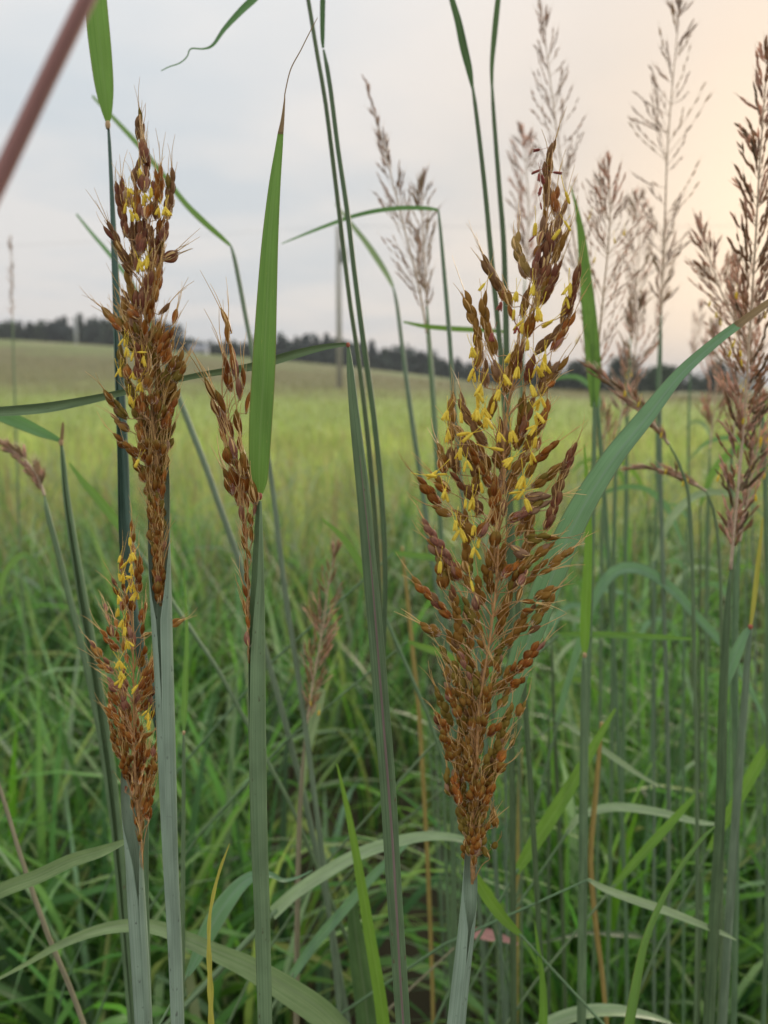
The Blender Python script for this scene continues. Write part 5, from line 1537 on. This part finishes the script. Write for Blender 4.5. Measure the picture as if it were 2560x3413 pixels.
# ------------------------------------------------------------------ airy, out-of-focus seed heads
def airy(label, axis, d, width, mats, branches=20, stem_mat='culm_green', stem=(), tip_len=0.16, slen=0.0075, sw=0.0013, blades=(), up=0.32, one_side=0.0, group='airy seed heads out of focus', per=(3, 6), dens=1.0, anth=0):
    """axis: (x,y) tip to base in the 1659 view; width: half-width of the head in those pixels along the axis"""
    a = np.array(axis, float)
    P = catmull(np.array([atP(x, y, d) for x, y in a]), 60)
    pts = [(x, y, 3.2 + 2.5 * i) for i, (x, y) in enumerate(axis[-1:])] + [(x, y, w) for x, y, w in stem]
    S, W = traced(pts if len(pts) > 1 else [pts[0], (pts[0][0] + 5, pts[0][1] + 300, 6)], d, 30)
    ext, root = to_ground(S[-1], S[-4], 0.3)
    t = thing('grass_stalk', label, 'grass stalk', root, group)
    mb = MB(); tube(mb, np.vstack([S, ext]), np.concatenate([W / 2, np.full(len(ext), max(0.0011, W[-1] * 0.45))]), 8)
    obj('stem', mb.mesh('stem', [M[stem_mat]], origin=root), t)
    mb = MB(); tube(mb, P, np.linspace(0.00035, 0.0011, 60), 6)
    pan = obj('panicle', mb.mesh('panicle', [M['rachis_dull']], origin=root), t)
    px2m = KP / F * d

    def spk(mb, base, dv, L, w):
        sd = unit(np.cross(dv, FWD + np.array([random.uniform(-1, 1), 0, random.uniform(-1, 1)])))
        s2 = np.cross(dv, sd)
        v = [base]
        for z, r in ((0.25, 0.85), (0.55, 1.0), (0.8, 0.6)):
            for k in range(4):
                an = k * math.pi / 2
                v.append(base + dv * L * z + (math.cos(an) * sd + math.sin(an) * s2) * w * r * 0.5)
        v.append(base + dv * L)
        f = []
        for k in range(4):
            k2 = (k + 1) % 4
            f.append([0, 1 + k2, 1 + k])
            for q in range(2):
                f.append([1 + q * 4 + k, 1 + q * 4 + k2, 5 + q * 4 + k2, 5 + q * 4 + k])
            f.append([9 + k, 9 + k2, 13])
        mb.add(v, f, None, 1)
        if random.random() < 0.5:
            tube(mb, [base + dv * L * 0.85, base + dv * L * 1.5 + np.array([random.uniform(-1, 1), 0, 0.3]) * L * 0.15], [0.00014, 0.00006], 3, mi=0, cap=False)

    for k in range(int(branches * 2.0)):
        u = random.random() ** 0.9              # 0 tip .. 1 base
        i = int(u * 55) + 3
        b = P[min(i, 59)]
        hw = float(np.interp(u, np.linspace(0, 1, len(width)), width)) * px2m
        sgn = random.choice((1, -1))
        if random.random() < one_side:
            sgn = -1
        ang = random.uniform(-0.9, 0.9)
        lat = sgn * RGT * math.cos(ang) + FWD * math.sin(ang) * 0.9
        upl = hw / math.tan(up + 0.45 * random.random()) * random.uniform(0.55, 0.95) + 0.004
        e = b + lat * hw * random.uniform(0.35, 1.15) + (P[max(i - 6, 0)] - P[min(i + 1, 59)]) / max(np.linalg.norm(P[max(i - 6, 0)] - P[min(i + 1, 59)]), 1e-6) * upl
        br = catmull([b, b * 0.5 + e * 0.5 + lat * hw * 0.12, e], 10)
        mb = MB(); tube(mb, br, np.linspace(0.00026, 0.00013, 10), 4, mi=0, cap=False)
        ns = max(2, int(random.randint(*per) * dens))
        for q in range(ns):
            s = 1 - q * min(0.24, 0.8 / ns)
            pb = np.array([np.interp(s - 0.16, np.linspace(0, 1, 10), br[:, c]) for c in range(3)])
            dv = unit(unit(e - b) + np.array([random.uniform(-1, 1), random.uniform(-1, 1), random.uniform(-0.6, 1)]) * 0.22)
            spk(mb, pb, dv, slen * random.uniform(0.8, 1.15), sw * random.uniform(0.65, 1.05))
        obj('seed_branch', mb.mesh('seed_branch', [M['rachis_dull'], M[random.choice(mats)]], origin=root), pan)
    # dense spike at the tip
    mb = MB(); tube(mb, P[:8], 0.0003, 4, mi=0)
    for q in range(9):
        i = int(q * tip_len * 60 / 9)
        dv = unit(unit(P[0] - P[6]) + np.array([random.uniform(-1, 1), random.uniform(-1, 1), 0]) * 0.2)
        spk(mb, P[min(i, 59)], dv, slen, sw * 1.15)
    obj('seed_branch', mb.mesh('seed_branch', [M['rachis_dull'], M[mats[0]]], origin=root), pan)
    for k in range(anth):
        i = random.randint(15, 55)
        base = P[i] + RGT * random.uniform(-1, 1) * width[len(width) // 2] * px2m * 0.8 - FWD * 0.004
        o = bpy.data.objects.new('anther', ANT); COL.objects.link(o); o.parent = pan
        o.matrix_local = Matrix.Translation(Vector(base - root)) @ orient((random.uniform(-.3, .3), 0.1, -1), 0.3) @ Matrix.Scale(0.0045, 4)
    for bl in blades:
        add_blade(t, root, **bl)
    return t, root


airy('airy grey-brown seed head rising highest behind the largest seed head', [(1163, 0), (1178, 90), (1192, 200), (1208, 320), (1228, 450), (1250, 580), (1270, 700)], 0.74, [8, 26, 48, 60, 66, 55, 30], ['airy_grey', 'airy_grey', 'airy_brown'], 34,
     stem=[(1285, 820, 9), (1300, 1000, 10), (1320, 1300, 10), (1345, 1800, 10)], slen=0.009, sw=0.0016)
airy('airy grey seed head with widely spread branches against the pale sky', [(1468, -20), (1462, 80), (1452, 190), (1442, 320), (1437, 450), (1432, 580), (1428, 680)], 0.72, [10, 34, 70, 84, 74, 46, 22], ['airy_grey', 'airy_grey', 'airy_tan'], 34,
     stem=[(1427, 760, 7), (1425, 900, 9), (1428, 1100, 10), (1440, 1500, 11)], stem_mat='culm_blue', slen=0.0095, sw=0.0016, up=0.42)
airy('pale pinkish seed head fanning out behind the pointed green blade', [(1312, 345), (1318, 430), (1315, 520), (1306, 610), (1298, 690), (1290, 770), (1284, 830)], 0.62, [8, 36, 62, 74, 82, 70, 30], ['airy_pink', 'airy_grey', 'airy_pink'], 38,
     stem=[(1284, 900, 9), (1282, 1050, 11), (1275, 1300, 12), (1265, 1700, 12)], slen=0.008, anth=6,
     blades=[dict(pts=[(1284, 880, 14), (1284, 800, 30), (1276, 700, 31), (1266, 600, 26), (1258, 520, 18), (1246, 450, 8), (1232, 400, 2)], d=[0.62, 0.6, 0.58], mat='blade', twist=0.35)])
airy('long brown and pink seed head on a dark stem leaning by the teal blade', [(1668, 20), (1660, 110), (1650, 230), (1640, 370), (1632, 520), (1622, 680), (1612, 840), (1600, 990), (1588, 1120), (1578, 1230)], 0.5, [10, 30, 44, 50, 62, 66, 60, 62, 44, 14], ['airy_brown', 'airy_pink', 'airy_pink', 'airy_dark', 'airy_brown'], 80,
     stem=[(1570, 1330, 15), (1562, 1500, 19), (1556, 1750, 22), (1542, 2000, 24), (1530, 2225, 25)], stem_mat='culm_dark', slen=0.0078, sw=0.0019, per=(4, 7), anth=12)
airy('loose pinkish seed head with a spire leaning off the edge stalk', [(1508, 480), (1530, 550), (1558, 630), (1590, 700), (1622, 760), (1640, 840)], 0.6, [10, 30, 44, 52, 54, 30], ['airy_pink', 'airy_brown', 'airy_pink'], 30,
     stem=[(1648, 930, 10), (1655, 1100, 11), (1660, 1500, 12)], slen=0.0085, sw=0.0016, anth=5)
airy('sparse brown spire and pale plume against the sky beside the leaning dark pair', [(790, 178), (812, 250), (835, 340), (855, 420), (880, 520), (905, 620), (922, 720)], 0.68, [4, 6, 12, 40, 56, 50, 18], ['airy_brown', 'airy_grey', 'airy_grey'], 28,
     stem=[(930, 800, 8), (940, 950, 9), (955, 1200, 9)], slen=0.009)
airy('soft grey plume at the end of a bright green stem beside the broken leaf', [(916, 378), (912, 440), (914, 510), (918, 580), (922, 650)], 0.7, [8, 22, 36, 34, 12], ['airy_grey', 'airy_tan'], 22,
     stem=[(926, 720, 9), (934, 820, 10), (945, 1000, 10)], stem_mat='culm_green', slen=0.009)
airy('faint pale seed head far behind the curved flag leaf', [(1440, 480), (1436, 560), (1430, 640), (1424, 720)], 1.05, [6, 16, 20, 10], ['airy_pink', 'airy_grey'], 18, stem=[(1420, 860, 6), (1418, 1100, 7)])
airy('small pink tuft low over the field edge near the narrow tree', [(1513, 655), (1508, 700), (1500, 750), (1492, 790)], 1.2, [5, 14, 20, 8], ['airy_pink', 'airy_grey'], 14, stem=[(1488, 900, 5), (1486, 1100, 6)])
airy('hazy small seed head on a thin stem over the crest before the wood', [(22, 515), (24, 570), (25, 630), (27, 690)], 1.5, [3, 6, 7, 4], ['airy_grey'], 14, stem=[(30, 800, 4), (40, 1100, 5)], slen=0.008)
airy('brown seed head nodding low between the middle stalk and the green kinked stalk', [(728, 1178), (716, 1230), (706, 1290), (698, 1350), (686, 1420), (672, 1500), (660, 1580)], 0.62, [6, 20, 34, 38, 36, 28, 10], ['airy_brown', 'airy_brown', 'airy_pink'], 32,
     stem=[(652, 1680, 9), (646, 1800, 11), (642, 2000, 12), (640, 2225, 12)], stem_mat='culm_tan', slen=0.007, anth=2,
     blades=[dict(pts=[(652, 1720, 6), (662, 1640, 12), (678, 1560, 22), (690, 1510, 25), (698, 1488, 14)], d=0.64, mat='blade_pale', twist=0.3)])
airy('tan seed tuft drooping left of the grey-green snapped stalk', [(5, 958), (25, 972), (48, 988), (70, 1012), (86, 1040), (96, 1070)], 0.56, [8, 14, 18, 20, 18, 8], ['airy_tan', 'airy_tan', 'airy_pink'], 22,
     stem=[(103, 1110, 12), (122, 1180, 13), (150, 1290, 14), (182, 1420, 14), (218, 1600, 14), (262, 1900, 14)], stem_mat='sheath_deep', slen=0.0075, up=0.5)
airy('drooping pink seed spray crossing behind the curved flag leaf', [(1278, 796), (1310, 822), (1345, 850), (1380, 880), (1415, 920), (1445, 960)], 0.55, [8, 14, 18, 18, 14, 6], ['airy_brown', 'airy_pink', 'airy_tan'], 22, stem=[(1470, 1010, 6), (1490, 1100, 8), (1500, 1400, 9)], slen=0.008, anth=4)
airy('flat pink seed spray lying out over the crowded green stems', [(1375, 1012), (1410, 1012), (1450, 1022), (1490, 1040), (1525, 1060)], 0.58, [10, 18, 22, 18, 6], ['airy_pink', 'airy_pink', 'airy_tan'], 20, stem=[(1545, 1120, 7), (1556, 1250, 8), (1560, 1500, 9)], slen=0.0085, anth=3)

airy('soft rosy plume packed against the long brown and pink seed head', [(1590, 560), (1596, 640), (1598, 720), (1596, 800), (1590, 880), (1582, 950)], 0.72, [8, 34, 52, 56, 44, 16], ['airy_pink', 'airy_pink', 'airy_tan'], 30,
     stem=[(1580, 1050, 8), (1584, 1250, 9), (1590, 1600, 10)], slen=0.0095, sw=0.0017, anth=3)
airy('low tan plume behind the pointed green blade and the drooping pink spray', [(1385, 640), (1378, 710), (1368, 780), (1352, 850), (1338, 920)], 0.78, [6, 30, 44, 46, 16], ['airy_tan', 'airy_pink', 'airy_grey'], 26,
     stem=[(1330, 1020, 8), (1325, 1250, 9), (1322, 1600, 10)], slen=0.0095, sw=0.0016, anth=2)
airy('pinkish brush of seeds low on a leaning stem near the teal stalk', [(1650, 860), (1640, 940), (1626, 1020), (1610, 1100), (1598, 1170)], 0.56, [12, 34, 40, 36, 12], ['airy_pink', 'airy_brown', 'airy_pink'], 24,
     stem=[(1592, 1250, 12), (1588, 1400, 14), (1590, 1700, 15)], slen=0.008, sw=0.0018, anth=4)

airy('dusty pink plume half hidden behind the top of the largest seed head', [(1128, 280), (1136, 360), (1142, 440), (1140, 520), (1134, 600)], 0.86, [8, 30, 42, 40, 14], ['airy_pink', 'airy_grey'], 24, stem=[(1130, 720, 8), (1126, 950, 9), (1124, 1300, 9)], slen=0.0105, sw=0.0018)
airy('pale blurred plume between the pointed green blade and the widely spread grey head', [(1375, 420), (1380, 500), (1378, 580), (1370, 660), (1362, 730)], 0.95, [8, 30, 44, 40, 14], ['airy_pink', 'airy_tan', 'airy_grey'], 26, stem=[(1356, 850, 8), (1352, 1100, 9), (1350, 1400, 9)], slen=0.011, sw=0.0019)
airy('faded rosy plume at the foot of the loose pinkish spire', [(1545, 700), (1548, 770), (1546, 840), (1540, 910), (1534, 970)], 0.9, [8, 30, 42, 38, 12], ['airy_pink', 'airy_pink', 'airy_tan'], 26, stem=[(1530, 1080, 8), (1526, 1300, 9), (1524, 1600, 9)], slen=0.011, sw=0.0019, anth=2)
airy('blurred tan plume low behind the drooping pink spray', [(1300, 880), (1306, 940), (1308, 1000), (1304, 1060)], 0.85, [8, 28, 34, 12], ['airy_tan', 'airy_pink'], 20, stem=[(1300, 1150, 8), (1298, 1400, 9)], slen=0.010, sw=0.0018, anth=2)

# ------------------------------------------------------------------ leaves that can be told apart low in the picture
leaf('long pale leaf arching low behind the two grey-green sheaths', [(770, 2260, 50), (700, 2185, 54), (620, 2130, 50), (540, 2085, 42), (470, 2055, 34), (400, 2025, 29), (340, 2002, 27), (270, 1998, 25), (200, 2012, 21), (120, 2045, 15), (60, 2080, 10), (-10, 2118, 5)], [0.48, 0.46, 0.45, 0.46, 0.48], 'blade_pale', twist=[0.9, 0.7, 0.3, 0.2], fold=0.25)
leaf('broad grey-green leaf bowed behind the middle stalk with a yellow-green twisted tip', [(404, 2108, 10), (425, 2070, 26), (452, 2010, 40), (485, 1955, 40), (520, 1912, 30), (552, 1891, 20), (585, 1890, 12), (612, 1902, 8), (645, 1895, 5), (675, 1880, 2)], [0.46, 0.48, 0.5, 0.52], 'blade_blue', twist=[0.4, 0.2, 0.5, 0.9], fold=0.2)
leaf('thin yellow leaf with rusty flecks standing between the sheath and the middle stalk', [(460, 2260, 7), (457, 2212, 11), (455, 2130, 12), (452, 2050, 9), (453, 1985, 7), (462, 1930, 7), (475, 1880, 6), (490, 1838, 3), (496, 1822, 1.5)], 0.37, 'blade_yellow', twist=0.5, stem_mat='culm_ochre', wave=0.3)
leaf('pale leaf curving up and over towards the base of the largest seed head', [(590, 1975, 26), (640, 1930, 26), (700, 1890, 27), (770, 1850, 26), (840, 1825, 24), (920, 1808, 20), (990, 1812, 14), (1040, 1830, 6)], [0.55, 0.56, 0.58], 'blade_pale', twist=0.6, fold=0.3)
leaf('straight bluish leaf crossing behind the green kinked stalk', [(630, 2110, 18), (680, 2040, 22), (740, 1970, 22), (800, 1900, 20), (850, 1850, 14), (890, 1815, 5)], 0.6, 'blade_blue', twist=0.4)
leaf('bright green leaf standing upright beside the green kinked stalk', [(835, 2260, 28), (822, 2150, 27), (800, 2020, 24), (780, 1900, 20), (762, 1800, 15), (745, 1720, 10), (728, 1650, 3)], 0.5, 'blade_bright', twist=0.35, fold=0.35)
leaf('bright green leaf reaching up and away from the largest seed head', [(1115, 1885, 14), (1150, 1830, 28), (1195, 1760, 30), (1245, 1680, 25), (1290, 1600, 17), (1330, 1530, 5)], 0.58, 'blade_bright', twist=0.3)
leaf('dull green leaf slanting down behind the base of the largest seed head', [(1125, 2020, 10), (1090, 1985, 22), (1060, 1945, 26), (1030, 1900, 22), (1000, 1860, 10)], 0.5, 'blade_bright', twist=0.3)
leaf('straight pale leaf ending in a point among the crowded stems', [(1270, 1900, 7), (1310, 1922, 15), (1380, 1948, 18), (1450, 1972, 17), (1520, 2000, 13), (1565, 2018, 9), (1591, 2031, 2)], 0.5, 'blade_pale', twist=0.4)
leaf('bright green leaf slanting up beneath the pale bowed leaf', [(1325, 1915, 10), (1370, 1865, 17), (1420, 1810, 18), (1470, 1755, 14), (1512, 1706, 4)], 0.6, 'blade_bright', twist=0.3)
leaf('level bright green leaf lying across the stems below the curving flag leaf', [(1205, 1373, 11), (1270, 1372, 13), (1350, 1374, 13), (1430, 1378, 11), (1505, 1382, 4)], 0.62, 'blade_bright', twist=0.6, fold=0.4)
leaf('blue-green leaf arched like a hoop among the crowded stems', [(1205, 1560, 12), (1245, 1420, 16), (1290, 1290, 22), (1335, 1235, 26), (1390, 1235, 24), (1450, 1275, 22), (1500, 1330, 19), (1560, 1395, 18), (1620, 1490, 12), (1670, 1600, 5)], 0.72, 'blade_blue', twist=0.7, fold=0.4)
leaf('narrow twisted leaf rising in a curve among the crowded stems', [(1355, 2260, 20), (1372, 2160, 20), (1395, 2040, 15), (1430, 1950, 11), (1475, 1870, 9), (1520, 1810, 8), (1545, 1786, 3)], 0.44, 'blade', twist=0.6, fold=0.5)
leaf('pale leaf folded over low under the crowded stems', [(1130, 2260, 30), (1190, 2215, 28), (1260, 2190, 26), (1330, 2185, 22), (1400, 2195, 14), (1450, 2210, 5)], 0.55, 'blade_pale', twist=0.8)
leaf('short yellow-green leaf standing below the base of the pale straight leaf', [(1172, 2260, 20), (1175, 2180, 18), (1172, 2110, 12), (1162, 2040, 7), (1155, 1990, 2)], 0.5, 'blade_bright', twist=0.5)
leaf('wide dark green leaf in the gap beside the largest stalk', [(800, 2260, 50), (790, 2160, 46), (775, 2060, 40), (765, 1980, 26), (760, 1900, 8)], 0.62, 'blade_dark', twist=0.3)
leaf('dried pinkish leaf lying low behind the largest stalk', [(1000, 2030, 8), (1025, 2018, 20), (1060, 2022, 22), (1100, 2032, 10), (1120, 2040, 3)], 0.72, 'culm_pink', twist=0.6, stem_mat='culm_tan')
leaf('yellow-green leaf glowing behind the largest seed head', [(850, 1195, 8), (890, 1200, 13), (950, 1208, 14), (1010, 1220, 8)], 0.66, 'blade_bright', twist=0.6)
leaf('short bright leaf tilted behind the lower seed head', [(880, 1385, 6), (915, 1400, 15), (960, 1415, 18), (1000, 1440, 12)], 0.62, 'blade_bright', twist=0.5)
leaf('green leaf leaning into the green kinked stalk', [(800, 1260, 16), (780, 1220, 18), (755, 1180, 15), (730, 1150, 11), (695, 1120, 4)], 0.6, 'blade', twist=0.4)
leaf('blurred green leaf leaning in behind the split sheath', [(285, 1170, 18), (255, 1130, 20), (215, 1080, 19), (180, 1040, 13), (150, 1000, 4)], 0.62, 'blade', twist=0.4)
leaf('bright bent leaf tip near the grey-green snapped stalk', [(0, 1290, 8), (10, 1240, 12), (50, 1200, 14), (80, 1230, 12), (95, 1280, 8)], 0.8, 'blade', twist=0.5)
leaf('lit green leaf rising right of the narrow twisted leaf', [(1530, 1840, 10), (1570, 1770, 20), (1610, 1700, 24), (1650, 1630, 22), (1700, 1550, 10)], 0.6, 'blade_bright', twist=0.3)
leaf('pale bowed leaf crossing the crowded stems', [(1225, 1800, 10), (1260, 1762, 16), (1330, 1745, 18), (1420, 1755, 16), (1500, 1775, 12), (1560, 1782, 4)], 0.66, 'blade_pale', twist=0.7)
leaf('dim pale leaf slanting down through the crowded stems', [(1215, 1560, 6), (1260, 1590, 12), (1330, 1640, 13), (1390, 1680, 8), (1430, 1700, 3)], 0.7, 'blade_pale', twist=0.6)

stalk('teal stalk whose short blade hangs down from a red joint',
      [(1622, 1352, 8), (1615, 1420, 13), (1606, 1540, 15), (1594, 1700, 17), (1580, 1900, 18), (1560, 2225, 18)], 0.52, 'culm_blue',
      blades=[dict(pts=[(1620, 1356, 8), (1608, 1372, 16), (1592, 1405, 24), (1575, 1450, 22), (1562, 1490, 12), (1556, 1505, 3)], d=[0.52, 0.51, 0.5], mat='blade_blue', twist=0.3),
              dict(pts=[(1622, 1352, 6), (1628, 1310, 9), (1634, 1260, 10), (1640, 1200, 8), (1648, 1120, 3)], d=0.52, mat='blade_yellow', twist=0.5)],
      collars=[(1621, 1354, 0.5195, 9, 'collar_red', 7)])
stalk('stalk beside the largest seed head with an upright green blade on a pale collar',
      [(1262, 1420, 9), (1262, 1480, 15), (1262, 1600, 18), (1260, 1800, 20), (1258, 2000, 20), (1256, 2225, 20)], 0.52, 'culm_green',
      blades=[dict(pts=[(1263, 1412, 8), (1264, 1385, 19), (1266, 1320, 22), (1270, 1230, 19), (1272, 1130, 14), (1268, 1040, 9), (1262, 960, 3)], d=0.52, mat='blade_bright', twist=0.3)],
      collars=[(1263, 1415, 0.5195, 8, 'collar_pale', 8)])
stalk('thin stalk beside the split sheath with a bright blade on a pale collar',
      [(397, 1585, 5), (397, 1640, 8), (396, 1800, 9), (394, 2000, 11), (392, 2225, 12)], 0.45, 'culm_green',
      blades=[dict(pts=[(397, 1580, 5), (398, 1555, 11), (400, 1500, 13), (402, 1440, 11), (404, 1380, 8), (402, 1310, 5), (396, 1230, 2)], d=[0.45, 0.48, 0.52], mat='blade_bright', twist=0.4)],
      collars=[(397, 1583, 0.449, 6, 'collar_pale', 6)])
stalk('brownish bare stem leaning across the low leaves beside the sheaths', [(-60, 1560, 7), (0, 1705, 8), (45, 1850, 9), (100, 2010, 10), (150, 2130, 10), (185, 2225, 10)], 0.5, 'culm_tan', name='grass_stalk', cat='grass stalk')
stalk('straight ochre stem hidden partly behind the largest seed head', [(1125, 1620, 8), (1122, 1750, 10), (1118, 1900, 10), (1116, 2060, 10)], 0.8, 'culm_ochre', name='grass_stalk', cat='grass stalk')
stalk('ochre stem running down behind the upright pale-collared blade', [(1300, 1560, 8), (1288, 1700, 11), (1276, 1850, 12), (1285, 1980, 12), (1300, 2100, 11), (1312, 2225, 10)], 0.62, 'culm_ochre', name='grass_stalk', cat='grass stalk')
stalk('thin ochre stem between the largest seed head and the kinked stalk', [(868, 1180, 6), (880, 1290, 8), (893, 1420, 9), (905, 1540, 9), (915, 1700, 9)], 0.78, 'culm_ochre', name='grass_stalk', cat='grass stalk')
stalk('lower horizontal green blade joining the thin stems against the sky', [(1092, 714, 6), (1096, 800, 7), (1100, 950, 7), (1110, 1200, 7)], 0.66, 'culm_green',
      blades=[dict(pts=[(1092, 716, 6), (1040, 712, 10), (980, 709, 11), (920, 704, 9), (872, 695, 4)], d=[0.66, 0.64], mat='blade', twist=0.6)])

# a crowd of upright culms behind, alike but for where they stand
random.seed(21)
crowd = []
for k in range(27):
    px = random.uniform(1090, 1680)
    d = random.uniform(0.72, 1.7)
    top = random.uniform(860, 1450) if px > 1250 else random.uniform(1250, 1600)
    w = random.uniform(0.0026, 0.0048) / d * F / KP
    lx = random.uniform(-25, 25)
    pts = [(px, top, w * 0.5), (px + lx * 0.3, top + 200, w * 0.9), (px + lx, top + 600, w), (px + lx * 1.3, 2225, w)]
    bl = []
    s = random.choice((-1, 1))
    L = random.uniform(80, 260) / d
    bw = random.uniform(0.006, 0.010) / d * F / KP
    bl.append(dict(pts=[(px, top, bw * 0.4), (px + s * L * 0.15, top - L * 0.35, bw), (px + s * L * 0.4, top - L * 0.55, bw * 0.9), (px + s * L * 0.75, top - L * 0.5, bw * 0.6), (px + s * L, top - L * 0.25, 1.0)], d=[d, d + 0.05], mat=random.choice(['blade', 'blade_pale', 'blade_bright', 'blade_blue']), twist=random.uniform(0.2, 0.8)))
    cm = random.choice(['culm_green', 'culm_dark', 'culm_blue', 'culm_green'])
    tone = {'culm_green': 'fresh green', 'culm_dark': 'dark green', 'culm_blue': 'grey-green'}[cm]
    leaf_tone = {'blade': 'mid-green', 'blade_pale': 'pale', 'blade_bright': 'bright', 'blade_blue': 'bluish'}[bl[0]['mat']]
    stalk('upright %s stalk with a bent %s leaf in the crowd behind the flag leaf' % (tone, leaf_tone), pts, d, cm, blades=bl, group='upright stalks crowding behind the flag leaf', n=24, sides=8)
for k in range(16):
    px = random.uniform(880, 1075)
    d = random.uniform(0.75, 1.6)
    top = random.uniform(1150, 1600)
    w = random.uniform(0.003, 0.0055) / d * F / KP
    lx = random.uniform(0, 40)
    cm = random.choice(['culm_green', 'culm_dark', 'culm_blue'])
    tone = {'culm_green': 'fresh green', 'culm_dark': 'dark green', 'culm_blue': 'grey-green'}[cm]
    stalk('thin %s bare stem in the shade between the kinked stalk and largest seed head' % tone, [(px, top, w * 0.5), (px + lx * 0.3, top + 200, w), (px + lx, top + 600, w), (px + lx * 1.3, 2225, w)], d, cm, group='thin stems beside the largest seed head', n=24, sides=8, name='grass_stalk', cat='grass stalk')


# ------------------------------------------------------------------ thin summer haze over the field
def haze():
    mb = MB()
    box(mb, (0, 0, 15.0), (5200, 5200, 34.0))
    m, n, l = new_mat('haze')
    out = n.new('ShaderNodeOutputMaterial')
    pv = n.new('ShaderNodeVolumePrincipled')
    pv.inputs['Color'].default_value = (0.86, 0.90, 0.95, 1)
    pv.inputs['Density'].default_value = 0.0007
    l.new(pv.outputs[0], out.inputs['Volume'])
    o = obj('haze', mb.mesh('haze', [m], smooth=False), kind='stuff')
    o['label'] = 'thin pale haze over the far field and wood'
    o['category'] = 'haze'


haze()
